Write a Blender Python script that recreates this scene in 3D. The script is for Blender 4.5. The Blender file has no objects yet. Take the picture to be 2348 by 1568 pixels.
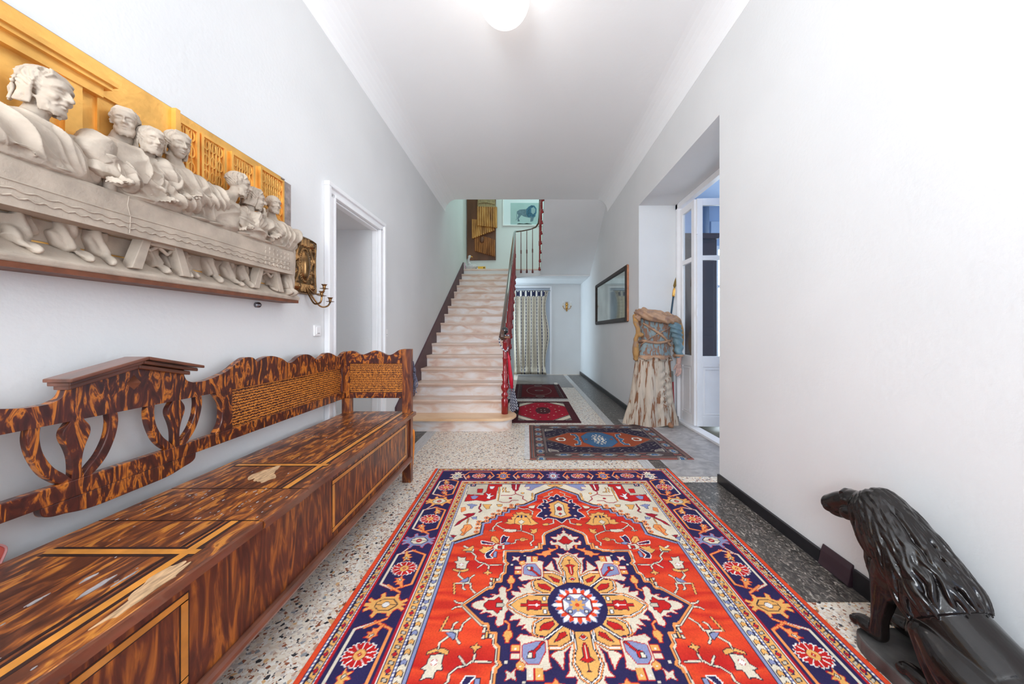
import bpy, bmesh, math, random
import numpy as np
from mathutils import Vector, Matrix, Euler
PI=math.pi
random.seed(3)
sc=bpy.context.scene; COL=sc.collection
# ---------- camera, world, lights, exposure ----------
cam=bpy.data.cameras.new('camera'); co=bpy.data.objects.new('camera',cam); COL.objects.link(co)
co.location=(0,0,1.25); co.rotation_euler=(PI/2,0,0)
cam.sensor_width=36; cam.lens=36*783/2348; cam.shift_x=-33/2348; cam.shift_y=-23/2348; cam.clip_start=.05
sc.camera=co
w=bpy.data.worlds.new('world'); sc.world=w; w.use_nodes=True
w.node_tree.nodes['Background'].inputs[0].default_value=(.55,.7,1,1); w.node_tree.nodes['Background'].inputs[1].default_value=1.2
sc.view_settings.view_transform='Standard'; sc.view_settings.look='None'; sc.view_settings.gamma=1; sc.view_settings.exposure=0.5
sc.cycles.max_bounces=14; sc.cycles.diffuse_bounces=9; sc.cycles.glossy_bounces=5; sc.cycles.transmission_bounces=8
def area(name,loc,rot,sx,sy,power,col):
    l=bpy.data.lights.new(name,'AREA'); l.shape='RECTANGLE'; l.size=sx; l.size_y=sy; l.energy=power; l.color=col
    o=bpy.data.objects.new(name,l); COL.objects.link(o); o.location=loc; o.rotation_euler=rot; return o
def lamp(name,loc,power,col,r=.1):
    l=bpy.data.lights.new(name,'POINT'); l.energy=power; l.color=col; l.shadow_soft_size=r
    o=bpy.data.objects.new(name,l); COL.objects.link(o); o.location=loc; return o
area('entrance_daylight',(-.80,-1.9,2.3),(PI/2+.48,0,-.36),1.3,2.4,126,(.92,.97,1))        # glazed front entrance behind the camera
area('stairwell_daylight',(.3,8.3,6.5),(0,0,0),2.2,2.2,32,(.66,.95,.90))           # 
area('side_room_daylight',(5.2,4.2,2.0),(0,PI/2,0),2.6,1.6,62,(.88,.93,1))         # window of the room on the right
area('under_landing_fill',(-1.5,9.45,1.3),(0,-PI/2,0),1.3,.9,40,(.66,.84,1))   # unseen fill lamp added to brighten the far end under the landing
lamp('globe_lamp_light',(-.165,2.5,3.2),5,(1,.93,.86),.19)
# ---------- helpers ----------
def mk(name,o,label,cat,group=None):
    o['label']=label; o['category']=cat
    if group: o['group']=group
    return o
def thing(name,label,cat,loc,group=None):
    o=bpy.data.objects.new(name,None); COL.objects.link(o); o.location=loc; o.empty_display_size=.1
    return mk(name,o,label,cat,group)
def adopt(o,p):
    o.parent=p; par=p; off=Vector((0,0,0))
    while par: off+=Vector(par.location); par=par.parent
    o.matrix_parent_inverse=Matrix.Translation(-off) if p.type=='EMPTY' else Matrix.Identity(4)
class MB:
    def __init__(s): s.v=[]; s.f=[]; s.m=[]
    def add(s,v,f,m=0):
        n=len(s.v); s.v+=[tuple(x) for x in v]; s.f+=[tuple(i+n for i in q) for q in f]; s.m+=[m]*len(f); return s
    def box(s,x0,x1,y0,y1,z0,z1,m=0):
        return s.add([(x,y,z) for x in (x0,x1) for y in (y0,y1) for z in (z0,z1)],[(0,1,3,2),(4,6,7,5),(0,4,5,1),(2,3,7,6),(0,2,6,4),(1,5,7,3)],m)
    def prism(s,pts,ax,d0,d1,m=0):
        """outline pts in the plane across axis ax ('x': pts=(y,z), 'y': (x,z), 'z': (x,y))"""
        f=(lambda p,d:(d,p[0],p[1])) if ax=='x' else (lambda p,d:(p[0],d,p[1])) if ax=='y' else (lambda p,d:(p[0],p[1],d))
        A=sum(pts[i][0]*pts[(i+1)%len(pts)][1]-pts[(i+1)%len(pts)][0]*pts[i][1] for i in range(len(pts)))
        pts=list(pts) if A>0 else list(pts)[::-1]
        n=len(pts); v=[f(p,d0) for p in pts]+[f(p,d1) for p in pts]
        return s.add(v,[tuple(range(n))[::-1],tuple(range(n,2*n))]+[(i,(i+1)%n,(i+1)%n+n,i+n) for i in range(n)],m)
    def tube(s,path,rad,seg=10,m=0,sq=1.0,caps=True):
        path=[Vector(p) for p in path]; n=len(path)
        if not hasattr(rad,'__len__'): rad=[rad]*n
        up=Vector((0,0,1)); v=[]; prev=None
        for i,p in enumerate(path):
            t=(path[min(i+1,n-1)]-path[max(i-1,0)]); t=t.normalized() if t.length>1e-9 else Vector((0,0,1))
            if prev is None:
                a=up if abs(t.z)<.9 else Vector((0,1,0)); nx=t.cross(a).normalized()
            else: nx=(prev-t*prev.dot(t)).normalized()
            prev=nx; ny=t.cross(nx)
            for k in range(seg):
                a=2*PI*k/seg; v.append(p+nx*(math.cos(a)*rad[i])+ny*(math.sin(a)*rad[i]*sq))
        f=[(i*seg+k,i*seg+(k+1)%seg,(i+1)*seg+(k+1)%seg,(i+1)*seg+k) for i in range(n-1) for k in range(seg)]
        if caps: f+=[tuple(range(seg))[::-1],tuple((n-1)*seg+k for k in range(seg))]
        return s.add(v,f,m)
    def lathe(s,prof,c,seg=20,m=0,ax='z'):
        v=[];n=len(prof)
        for r,h in prof:
            for k in range(seg):
                a=2*PI*k/seg; x,y=r*math.cos(a),r*math.sin(a)
                v.append((c[0]+x,c[1]+y,c[2]+h) if ax=='z' else (c[0]+h,c[1]+x,c[2]+y) if ax=='x' else (c[0]+y,c[1]+h,c[2]+x))
        f=[(i*seg+k,i*seg+(k+1)%seg,(i+1)*seg+(k+1)%seg,(i+1)*seg+k) for i in range(n-1) for k in range(seg)]
        f+=[tuple(range(seg))[::-1],tuple((n-1)*seg+k for k in range(seg))]
        return s.add(v,f,m)
    def limb(s,path,rad,seg=28,m=0):
        """smooth tapering limb with rounded ends"""
        a=[np.array(list(p)+[r]) for p,r in zip(path,rad)]; o=[]
        for i in range(len(a)-1):
            p=[a[max(0,min(len(a)-1,i+k))] for k in (-1,0,1,2)]
            for k in range(6):
                t=k/6; o.append(.5*(2*p[1]+(p[2]-p[0])*t+(2*p[0]-5*p[1]+4*p[2]-p[3])*t*t+(3*p[1]-p[0]-3*p[2]+p[3])*t**3))
        o.append(a[-1]); s.tube([tuple(q[:3]) for q in o],[q[3] for q in o],seg,m)
        for q in (o[0],o[-1]): s.ell(tuple(q[:3]),q[3],seg=seg,m=m)
        return s
    def ell(s,c,r,rot=(0,0,0),seg=24,m=0):
        R=Euler(rot).to_matrix(); v=[]; h=seg//2
        if not hasattr(r,'__len__'): r=(r,r,r)
        for i in range(1,h):
            for k in range(seg):
                a=PI*i/h; b=2*PI*k/seg
                v.append(R@Vector((r[0]*math.sin(a)*math.cos(b),r[1]*math.sin(a)*math.sin(b),r[2]*math.cos(a)))+Vector(c))
        v+= [R@Vector((0,0,r[2]))+Vector(c),R@Vector((0,0,-r[2]))+Vector(c)]; t=len(v)-2
        f=[(i*seg+k,(i+1)*seg+k,(i+1)*seg+(k+1)%seg,i*seg+(k+1)%seg) for i in range(h-2) for k in range(seg)]
        f+=[(t,k,(k+1)%seg) for k in range(seg)]+[(t+1,(h-2)*seg+(k+1)%seg,(h-2)*seg+k) for k in range(seg)]
        return s.add(v,f,m)
    def grid(s,P,m=0,wrap=False,mf=None):
        """P: rows of points"""
        h=len(P); w=len(P[0]); v=[p for r in P for p in r]; n=len(s.v); s.v+=[tuple(x) for x in v]
        for i in range(h-1):
            for j in range(w if wrap else w-1):
                s.f.append((n+i*w+j,n+i*w+(j+1)%w,n+(i+1)*w+(j+1)%w,n+(i+1)*w+j)); s.m.append(mf(i,j) if mf else m)
        return s
    def xf(s,M):
        s.v=[tuple(M@Vector(p)) for p in s.v]; return s
    def build(s,name,mats,parent=None,smooth=False,bevel=0,sub=0,kind=None,label=None,solid=0):
        me=bpy.data.meshes.new(name); me.from_pydata(s.v,[],s.f)
        mats=mats if isinstance(mats,(list,tuple)) else [mats]
        for x in mats: me.materials.append(x)
        me.polygons.foreach_set('material_index',s.m)
        if smooth: me.polygons.foreach_set('use_smooth',[True]*len(s.f))
        o=bpy.data.objects.new(name,me); COL.objects.link(o)
        if solid: q=o.modifiers.new('s','SOLIDIFY'); q.thickness=solid; q.offset=0
        if bevel: b=o.modifiers.new('b','BEVEL'); b.width=bevel; b.segments=2; b.limit_method='ANGLE'; b.angle_limit=.6
        if sub: b=o.modifiers.new('u','SUBSURF'); b.levels=sub; b.render_levels=sub
        if parent: adopt(o,parent)
        if kind: o['kind']=kind
        if label: o['label']=label
        return o
def mesh_arrays(me):
    n=len(me.vertices); c=np.empty(n*3); me.vertices.foreach_get('co',c); nn=np.empty(n*3); me.vertices.foreach_get('normal',nn); return c.reshape(-1,3),nn.reshape(-1,3)
def sculpt(mb,name,mats,parent,voxel=.006,smooth=4,disp=None,label=None,paint=None,post=None):
    """fuse overlapping forms into one continuous skin, soften it, then carve it with disp(points,normals)"""
    me=bpy.data.meshes.new('t'); me.from_pydata(mb.v,[],mb.f); t=bpy.data.objects.new('t',me); COL.objects.link(t)
    r=t.modifiers.new('r','REMESH'); r.mode='VOXEL'; r.voxel_size=voxel
    if smooth: q=t.modifiers.new('s','SMOOTH'); q.factor=.5; q.iterations=smooth
    dg=bpy.context.evaluated_depsgraph_get(); dg.update(); ev=t.evaluated_get(dg); m2=bpy.data.meshes.new_from_object(ev)
    bpy.data.objects.remove(t); m2.name=name
    if disp:
        c,n=mesh_arrays(m2); c=c+n*disp(c,n)[:,None]; c=post(c) if post else c; m2.vertices.foreach_set('co',c.ravel()); m2.update()
    m2.materials.clear()
    mats=mats if isinstance(mats,(list,tuple)) else [mats]
    for x in mats: m2.materials.append(x)
    nf=len(m2.polygons); m2.polygons.foreach_set('use_smooth',[True]*nf)
    if paint:
        cc=np.empty(nf*3); m2.polygons.foreach_get('center',cc); m2.polygons.foreach_set('material_index',paint(cc.reshape(-1,3)).astype(int))
    else: m2.polygons.foreach_set('material_index',[0]*nf)
    o=bpy.data.objects.new(name,m2); COL.objects.link(o)
    if parent: adopt(o,parent)
    if label: o['label']=label
    return o
def struct(mb,name,mats,**k):
    return mb.build(name,mats,kind='structure',**k)
def copy_tree(o,off,parent=None):
    c=o.copy(); COL.objects.link(c)
    if parent is None: c.location=Vector(o.location)+Vector(off)
    else: c.parent=parent; c.matrix_parent_inverse=o.matrix_parent_inverse.copy()
    for ch in [x for x in bpy.data.objects if x.parent==o]: copy_tree(ch,off,c)
    return c
def noise3(c,f,ph=0):
    x,y,z=c[:,0]*f,c[:,1]*f,c[:,2]*f
    return (np.sin(x*1.3+2*np.sin(y*.7+ph)+ph)+np.sin(y*1.1+1.7*np.sin(z*.9+ph))+np.sin(z*1.2+1.5*np.sin(x*.8+ph)))/3
# ---------- materials ----------
def M(name,col,rough=.6,metal=0,var=0,scale=8,detail=3,bump=0,bscale=60,spec=.5,emit=0,alpha=1,coat=0,trans=0,stretch=(1,1,1),bstretch=(1,1,1)):
    m=bpy.data.materials.new(name); m.use_nodes=True; nt=m.node_tree; p=nt.nodes['Principled BSDF']
    p.inputs['Base Color'].default_value=(*col,1); p.inputs['Roughness'].default_value=rough; p.inputs['Metallic'].default_value=metal
    p.inputs['Specular IOR Level'].default_value=spec; p.inputs['Coat Weight'].default_value=coat; p.inputs['Transmission Weight'].default_value=trans; p.inputs['Alpha'].default_value=alpha
    if emit: p.inputs['Emission Color'].default_value=(*col,1); p.inputs['Emission Strength'].default_value=emit
    if var or bump:
        tc=nt.nodes.new('ShaderNodeTexCoord')
        def noise(s,d,st):
            mp=nt.nodes.new('ShaderNodeMapping'); mp.inputs['Scale'].default_value=st; nt.links.new(tc.outputs['Object'],mp.inputs[0])
            n=nt.nodes.new('ShaderNodeTexNoise'); n.inputs['Scale'].default_value=s; n.inputs['Detail'].default_value=d; nt.links.new(mp.outputs[0],n.inputs[0]); return n
        if var:
            n=noise(scale,detail,stretch); r=nt.nodes.new('ShaderNodeValToRGB'); nt.links.new(n.outputs['Fac'],r.inputs[0])
            r.color_ramp.elements[0].position=.3; r.color_ramp.elements[1].position=.7
            r.color_ramp.elements[0].color=(*[max(0,c*(1-var)) for c in col],1); r.color_ramp.elements[1].color=(*[min(1,c*(1+var)) for c in col],1)
            nt.links.new(r.outputs[0],p.inputs['Base Color'])
        if bump:
            n=noise(bscale,4,bstretch); b=nt.nodes.new('ShaderNodeBump'); b.inputs['Strength'].default_value=1; b.inputs['Distance'].default_value=bump
            nt.links.new(n.outputs['Fac'],b.inputs['Height']); nt.links.new(b.outputs[0],p.inputs['Normal'])
    return m
def ramp_mat(name,stops,scale=(1,1,1),nscale=5,detail=4,distort=0,rough=.4,kind='noise',wave=10,wdist=4,bump=0,coat=0,axis='Z',interp='LINEAR',spec=.5,metal=0):
    m=bpy.data.materials.new(name); m.use_nodes=True; nt=m.node_tree; p=nt.nodes['Principled BSDF']; p.inputs['Roughness'].default_value=rough
    p.inputs['Coat Weight'].default_value=coat; p.inputs['Coat Roughness'].default_value=.25; p.inputs['Specular IOR Level'].default_value=spec; p.inputs['Metallic'].default_value=metal
    tc=nt.nodes.new('ShaderNodeTexCoord'); mp=nt.nodes.new('ShaderNodeMapping'); mp.inputs['Scale'].default_value=scale; nt.links.new(tc.outputs['Object'],mp.inputs[0])
    if kind=='noise':
        n=nt.nodes.new('ShaderNodeTexNoise'); n.inputs['Scale'].default_value=nscale; n.inputs['Detail'].default_value=detail; n.inputs['Distortion'].default_value=distort; f=n.outputs['Fac']
    elif kind=='wave':
        n=nt.nodes.new('ShaderNodeTexWave'); n.bands_direction=axis; n.inputs['Scale'].default_value=wave; n.inputs['Distortion'].default_value=wdist; n.inputs['Detail'].default_value=2; n.inputs['Detail Scale'].default_value=nscale; f=n.outputs['Fac']
    else:
        n=nt.nodes.new('ShaderNodeTexVoronoi'); n.inputs['Scale'].default_value=nscale; f=n.outputs['Color']
    nt.links.new(mp.outputs[0],n.inputs[0])
    r=nt.nodes.new('ShaderNodeValToRGB'); r.color_ramp.interpolation=interp
    e=r.color_ramp.elements
    while len(e)<len(stops): e.new(.5)
    for i,(ps,c) in enumerate(stops): e[i].position=ps; e[i].color=(*c,1)
    nt.links.new(f,r.inputs[0]); nt.links.new(r.outputs[0],p.inputs['Base Color'])
    if bump:
        b=nt.nodes.new('ShaderNodeBump'); b.inputs['Distance'].default_value=bump; nt.links.new(f,b.inputs['Height']); nt.links.new(b.outputs[0],p.inputs['Normal'])
    return m
WALL=M('wall_plaster',(.735,.742,.742),.85,var=.03,scale=1.3,bump=.0012,bscale=40)
CEIL=M('ceiling_plaster',(.95,.955,.96),.9,var=.02,scale=1.1,bump=.0015,bscale=14)
WHITE=M('white_gloss_paint',(.86,.86,.87),.35,var=.03,scale=5)
BASEB=M('black_skirting',(.012,.011,.014),.35,var=.3,scale=20)
# warm yellow-cream speckled floor
def terrazzo():
    m=bpy.data.materials.new('terrazzo'); m.use_nodes=True; nt=m.node_tree; N=nt.nodes; p=N['Principled BSDF']; p.inputs['Roughness'].default_value=.3
    tc=N.new('ShaderNodeTexCoord')
    def vor(s,stops,rnd=1):
        ns=N.new('ShaderNodeTexNoise'); ns.inputs['Scale'].default_value=s*.6; ns.inputs['Detail'].default_value=1; nt.links.new(tc.outputs['Object'],ns.inputs[0])
        mx=N.new('ShaderNodeMix'); mx.data_type='VECTOR'; mx.inputs[0].default_value=.012*60/s; nt.links.new(tc.outputs['Object'],mx.inputs[4]); nt.links.new(ns.outputs['Color'],mx.inputs[5])
        v=N.new('ShaderNodeTexVoronoi'); v.inputs['Scale'].default_value=s; nt.links.new(mx.outputs[1],v.inputs[0])
        sp=N.new('ShaderNodeSeparateColor'); nt.links.new(v.outputs['Color'],sp.inputs[0])
        r=N.new('ShaderNodeValToRGB'); r.color_ramp.interpolation='CONSTANT'; e=r.color_ramp.elements
        while len(e)<len(stops): e.new(.5)
        for i,(ps,c) in enumerate(stops): e[i].position=ps; e[i].color=(*c,1)
        nt.links.new(sp.outputs[0],r.inputs[0]); return r,v,sp
    a,va,sa=vor(78,[(0,(.80,.72,.60)),(.30,(.72,.60,.47)),(.48,(.84,.80,.72)),(.66,(.60,.52,.46)),(.74,(.30,.10,.05)),(.80,(.70,.42,.20)),(.85,(.045,.045,.05)),(.91,(.52,.33,.24)),(.95,(.30,.31,.32))])
    b,vb,sb=vor(150,[(0,(.78,.70,.60)),(.55,(.66,.54,.43)),(.75,(.84,.80,.74)),(.87,(.10,.09,.09)),(.94,(.40,.17,.09))])
    mx=N.new('ShaderNodeMix'); mx.data_type='RGBA'; g=N.new('ShaderNodeMath'); g.operation='GREATER_THAN'; g.inputs[1].default_value=.46; nt.links.new(sa.outputs[1],g.inputs[0])
    nt.links.new(g.outputs[0],mx.inputs[0]); nt.links.new(b.outputs[0],mx.inputs[6]); nt.links.new(a.outputs[0],mx.inputs[7]); nt.links.new(mx.outputs[2],p.inputs['Base Color'])
    return m
TERR=terrazzo()
DSTONE=ramp_mat('dark_veined_stone',[(.32,(.022,.020,.019)),(.5,(.075,.066,.060)),(.60,(.15,.132,.115)),(.70,(.45,.41,.36))],scale=(1.3,.8,1),nscale=34,detail=6,distort=1.6,rough=.35)
GSTONE=ramp_mat('grey_marble',[(.3,(.25,.235,.23)),(.5,(.36,.34,.33)),(.75,(.50,.48,.46))],nscale=9,detail=6,distort=1,rough=.35)
LSTRIP=ramp_mat('pale_marble_strip',[(.3,(.40,.39,.38)),(.6,(.56,.55,.54))],scale=(14,1.2,1),nscale=6,detail=3,rough=.35)
# ---------- the room ----------
HC=3.86; XL=-1.6; XR=1.6; XF=1.6; YB=10.1
b=MB(); b.box(-2.4,2.16,-2.2,10.3,-.1,0); struct(b,'floor',TERR)
b=MB(); b.box(1.18,1.6,1.58,2.83,0,.004); b.box(1.18,1.6,4.86,9.9,0,.004); b.box(1.18,1.3,2.83,4.86,0,.004); o=struct(b,'trim_1',DSTONE)
b=MB(); b.box(-1.6,-1.245,2.95,4.32,0,.004); struct(b,'trim_2',DSTONE)
b=MB(); b.box(-1.245,-1.13,2.9,4.30,0,.0045); struct(b,'trim_3',LSTRIP)
b=MB(); b.box(1.08,1.18,3.0,9.75,0,.0045); struct(b,'trim_4',LSTRIP)
b=MB(); b.box(1.3,2.16,2.95,4.86,0,.0048); struct(b,'trim_5',GSTONE)
b=MB(); b.box(.4,1.07,7.7,9.9,0,.0042); b.box(-.24,.4,8.2,9.9,0,.0042); struct(b,'trim_6',ramp_mat('shaded_far_floor',[(.3,(.13,.12,.11)),(.7,(.24,.215,.20))],nscale=9,detail=6,distort=1,rough=.3))  # dimness of the far floor put into the colour as a darker overlay
# left wall with a doorway
b=MB()
b.box(-1.75,XL,-2.2,2.82,0,HC+.25); b.box(-1.75,XL,2.82,3.68,2.35,HC+.25); b.box(-1.75,XL,3.68,6.6,0,HC+.25); b.box(-1.75,XL,6.6,8.6,0,6.7)
b.box(-2.35,-1.75,2.70,2.82,0,2.5); b.box(-2.35,-1.75,3.68,3.8,0,2.5); b.box(-2.35,-1.75,2.82,3.68,2.35,2.5)
b.box(-1.9,-1.77,8.6,YB+.2,0,6.7); b.box(-1.9,-1.75,8.5,8.6,0,6.7)
struct(b,'wall_left',WALL)
# near right wall, deep doorway, far right wall
b=MB()
b.box(XR,2.12,-2.2,2.83,0,HC+.25); b.box(XR,2.12,2.83,4.86,3.05,HC+.25); b.box(1.6,2.12,4.86,5.3,0,HC+.25)
struct(b,'wall_right',WALL)
b=MB(); b.box(XF,1.9,5.3,6.6,0,HC+.25); b.box(XF,1.9,6.6,YB+.2,0,6.7); struct(b,'wall_far_right',WALL)
# back wall with the curtained doorway
b=MB(); b.box(-1.9,-.5,YB,YB+.2,0,6.7); b.box(.70,1.9,YB,YB+.2,0,6.7); b.box(-.5,.70,YB,YB+.2,2.6,6.7); b.box(-.5,.7,YB+.18,YB+.25,0,2.6); struct(b,'wall_back',WALL)
b=MB(); 
for x in (-.545,.70): b.box(x,x+.045,YB-.015,YB+.02,0,2.555)
b.box(-.545,.745,YB-.015,YB+.02,2.555,2.6); b.box(-.5,.70,YB+.1,YB+.14,0,2.555,1)
d=struct(b,'door_3',[WHITE,M('grey_door_paint',(.42,.45,.50),.5)])
MB().box(.60,.64,YB+.06,YB+.1,.98,1.02).tube([(.62,YB+.05,1.0),(.52,YB+.05,1.0)],.01).build('door_handle',M('door_handle_metal',(.4,.35,.25),.3,1),d)
# front wall behind the camera with a glazed entrance
b=MB(); b.box(-1.75,-1.3,-2.2,-2.05,0,HC+.25); b.box(1.4,2.12,-2.2,-2.05,0,HC+.25); b.box(-1.3,1.4,-2.2,-2.05,3.4,HC+.25); struct(b,'wall_front',WALL)
b=MB()
for x in (-1.3,-.66,.02,.70,1.34): b.box(x,x+.06,-2.16,-2.1,0,3.4)
for z in (0,.9,2.5,3.34): b.box(-1.3,1.4,-2.16,-2.1,z,z+.06)
struct(b,'door_4',WHITE)
# ceiling and coves
b=MB(); b.box(-1.75,2.12,-2.2,6.73,HC,HC+.25); struct(b,'ceiling',CEIL)
def cove(x0,sg,name):
    b=MB(); pr=[(x0,3.62)]
    for i in range(9):
        a=PI/2*i/8; pr.append((x0+sg*.25*(1-math.cos(a))*.92+sg*.003, 3.62+.24*math.sin(a)))
    pr.append((x0,3.86))
    b.prism(pr,'y',-2.2,6.73); return struct(b,name,CEIL,smooth=False)
cove(XL,1,'trim_7'); cove(XR,-1,'trim_8')
# stairwell above
b=MB(); b.box(-1.75,1.9,6.6,6.73,HC+.25,6.7); struct(b,'wall_stairwell',WALL)
b=MB(); b.box(-1.9,1.9,6.6,YB+.2,6.7,6.8); struct(b,'ceiling_stairwell',CEIL)
# baseboards
b=MB(); b.box(1.575,1.6,-2.0,.9,0,.08); b.box(1.58,1.6,1.84,2.83,0,.075); b.box(1.585,1.6,.9,1.66,0,.1); struct(b,'baseboard_right',BASEB,bevel=.003)
b=MB(); b.box(1.575,XF,4.87,YB,0,.085); struct(b,'baseboard_far_right',BASEB,bevel=.003)
# left doorway casing and leaf
b=MB()
for y0,y1 in ((2.70,2.82),(3.68,3.80)):
    b.box(XL,XL+.022,y0+.03,y1-.02,0,2.349)
    oy=y0 if y0<3 else y1-.035; b.box(XL,XL+.042,oy,oy+.035,0,2.414); iy=y1-.025 if y0<3 else y0; b.box(XL,XL+.032,iy,iy+.025,0,2.351)
b.box(XL,XL+.022,2.735,3.765,2.375,2.416); b.box(XL,XL+.042,2.70,3.80,2.415,2.45); b.box(XL,XL+.032,2.81,3.69,2.352,2.378)
b.box(-1.66,XL+.001,2.821,2.835,0,2.335); b.box(-1.66,XL+.001,3.665,3.679,0,2.335); b.box(-1.66,XL+.001,2.821,3.679,2.335,2.349)
d=struct(b,'door_1',WHITE,bevel=.004)
MB().box(-2.35,-2.31,2.82,3.68,0,2.35).box(-2.31,-2.30,2.95,3.55,.25,1.0).box(-2.31,-2.30,2.95,3.55,1.15,2.2).build('door_leaf',WHITE,d,bevel=.004)
# french doors in the right doorway
GLASS=M('door_glass',(.92,.97,1),.02,trans=1,spec=.5)
b=MB(); b.box(2.12,2.19,2.83,2.89,0,3.05); b.box(2.12,2.19,4.80,4.86,0,3.05); b.box(2.12,2.19,2.83,4.86,2.98,3.05); b.box(2.10,2.22,2.83,4.86,0,.03)
dr=struct(b,'door_2',WHITE,bevel=.003)
def leaf(M4,wd,par,handle):
    """door leaf in the local x-z plane, hinge at x=0"""
    b=MB(); t=.04
    b.box(0,.07,0,t,.04,2.96); b.box(wd-.075,wd,0,t,.04,2.96); b.box(.07,wd-.075,0,t,2.87,2.96); b.box(.07,wd-.075,0,t,2.17,2.23); b.box(.07,wd-.075,0,t,.80,.94); b.box(.07,wd-.075,0,t,.04,.17)
    b.box(.07,wd-.075,.012,t-.012,.17,.80)
    for sd in (-.006,t):
        b.box(.09,wd-.095,sd,sd+.006,.19,.205); b.box(.09,wd-.095,sd,sd+.006,.765,.78); b.box(.09,.105,sd,sd+.006,.205,.765); b.box(wd-.11,wd-.095,sd,sd+.006,.205,.765)
    o=b.xf(M4).build('door_leaf',WHITE,par,bevel=.004)
    MB().box(.07,wd-.075,.018,.022,.94,2.17).box(.07,wd-.075,.018,.022,2.23,2.87).xf(M4).build('glass_pane',GLASS,o)
    for z in (.55,1.5,2.55):
        MB().tube([M4@Vector((-.004,-.006,z-.05)),M4@Vector((-.004,-.006,z+.05))],.009,8).build('hinge',WHITE,o)
    if handle:
        h=MB(); h.lathe([(.012,0),(.026,.003),(.026,.01),(.01,.012),(.01,.045)],(0,0,0),14,ax='y'); h.v=[(x+.30,-y,z+.83) for x,y,z in h.v]
        h.tube([(.30,-.045,.83),(.33,-.05,.826),(.37,-.05,.815),(.40,-.045,.81)],[.008,.012,.010,.007],8); h.xf(M4).build('door_handle',M('bronze_handle',(.16,.08,.04),.35,1),o)
leaf(Matrix.Translation((2.16,4.80,0))@Matrix.Rotation(-PI/2,4,'Z'),.40,dr,False)
leaf(Matrix.Translation((2.185,4.37,0))@Matrix.Rotation(math.radians(-3),4,'Z'),.62,dr,True)
# room beyond the french doors
BLUEW=M('pale_blue_wall',(.42,.52,.68),.85); 
b=MB(); b.box(2.12,6.1,7.4,7.5,0,4.0); b.box(2.12,6.1,1.4,1.5,0,4.0); b.box(6.0,6.1,1.5,7.4,0,4.0); b.box(2.121,2.2,5.0,7.4,0,4.0); b.box(2.121,2.2,1.5,2.80,0,4.0); b.box(2.121,2.2,2.8,5.0,3.06,4.0); struct(b,'wall_side_room',BLUEW)
b=MB(); b.box(2.12,6.1,1.4,7.5,4.0,4.1); struct(b,'ceiling_side_room',BLUEW)
b=MB(); b.box(2.16,6.1,1.4,7.5,-.1,0); struct(b,'floor_side_room',M('olive_brown_floorboards',(.12,.11,.07),.4,var=.3,scale=6,stretch=(1,8,1)))
b=MB(); b.box(4.05,4.12,7.33,7.4,.5,3.1); b.box(5.4,5.48,7.33,7.4,.5,3.1); b.box(4.12,5.4,7.33,7.4,.5,.58); b.box(4.12,5.4,7.33,7.4,3.02,3.1); b.box(4.76,4.84,7.331,7.4,.58,3.02); b.box(4.12,5.4,7.34,7.4,2.2,2.26)
wn=struct(b,'window_1',WHITE)
MB().box(4.12,5.4,7.39,7.398,.58,3.02).build('window_pane',M('bright_daylight_pane',(.80,.92,1),.3,emit=7),wn)
# wardrobe in that room
WD=M('mahogany',(.030,.011,.010),.5,var=.35,scale=5,stretch=(1,1,.15),spec=.25)
t=thing('wardrobe','tall dark mahogany wardrobe seen through the glazed white door in the side room','wardrobe',(2.7,5.4,0))
MB().box(2.22,2.90,5.2,5.75,.06,2.66).build('body',WD,t,bevel=.006)
MB().prism([(2.21,2.66),(2.90,2.66),(2.93,2.74),(2.21,2.74)],'y',5.14,5.79).build('cornice',WD,t,bevel=.006)
for x in (2.235,2.56):
    q=MB().box(x,x+.32,5.17,5.2,.14,2.6).build('door',WD,t,bevel=.004)
    MB().box(x+.05,x+.27,5.16,5.17,.24,1.2).build('door_panel',WD,q,bevel=.004); MB().box(x+.05,x+.27,5.16,5.17,1.32,2.5).build('door_panel',WD,q,bevel=.004)
for x in (2.23,2.86):
    for y in (5.22,5.67): MB().box(x,x+.06,y,y+.06,0,.06).build('foot',WD,t)
# pipe on the far wall of the side room
t=MB().tube([(3.87,7.34,3.12),(3.87,7.34,4.0)],.05,12).build('heating_pipe',M('grey_pipe',(.25,.3,.38),.4),smooth=True); mk('',t,'grey vertical pipe high on the blue wall above the wardrobe','pipe')
t=MB().box(3.98,4.5,7.36,7.4,3.35,3.64).build('wall_panel',M('pale_panel',(.55,.64,.76),.5),bevel=.01); mk('',t,'pale framed panel on the blue wall beside the grey pipe','panel')
# ---------- staircase ----------
MARB=ramp_mat('pink_worn_marble',[(.28,(.60,.38,.31)),(.42,(.72,.55,.45)),(.52,(.77,.68,.62)),(.68,(.82,.79,.78)),(.8,(.76,.58,.42))],scale=(1,1,2.5),nscale=3.6,detail=7,distort=.8,rough=.42)
TREAD=ramp_mat('stone_tread',[(.3,(.62,.43,.32)),(.5,(.70,.53,.43)),(.7,(.74,.63,.56))],scale=(1,2,3),nscale=3,detail=6,distort=.6,rough=.35)
TAN=ramp_mat('tan_stone_tread',[(.3,(.70,.42,.22)),(.6,(.82,.56,.34))],scale=(1,3,1),nscale=3,detail=5,rough=.35)
STR=M('dark_plum_skirting_paint',(.085,.035,.045),.5,var=.2,scale=8)
st=thing('staircase','long straight flight of worn pinkish marble steps rising to a landing','staircase',(-.9,4.3,0))
RI=.1777; TR=.2905; Y1=4.225; XS0=-1.58; XS1=-.32
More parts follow.
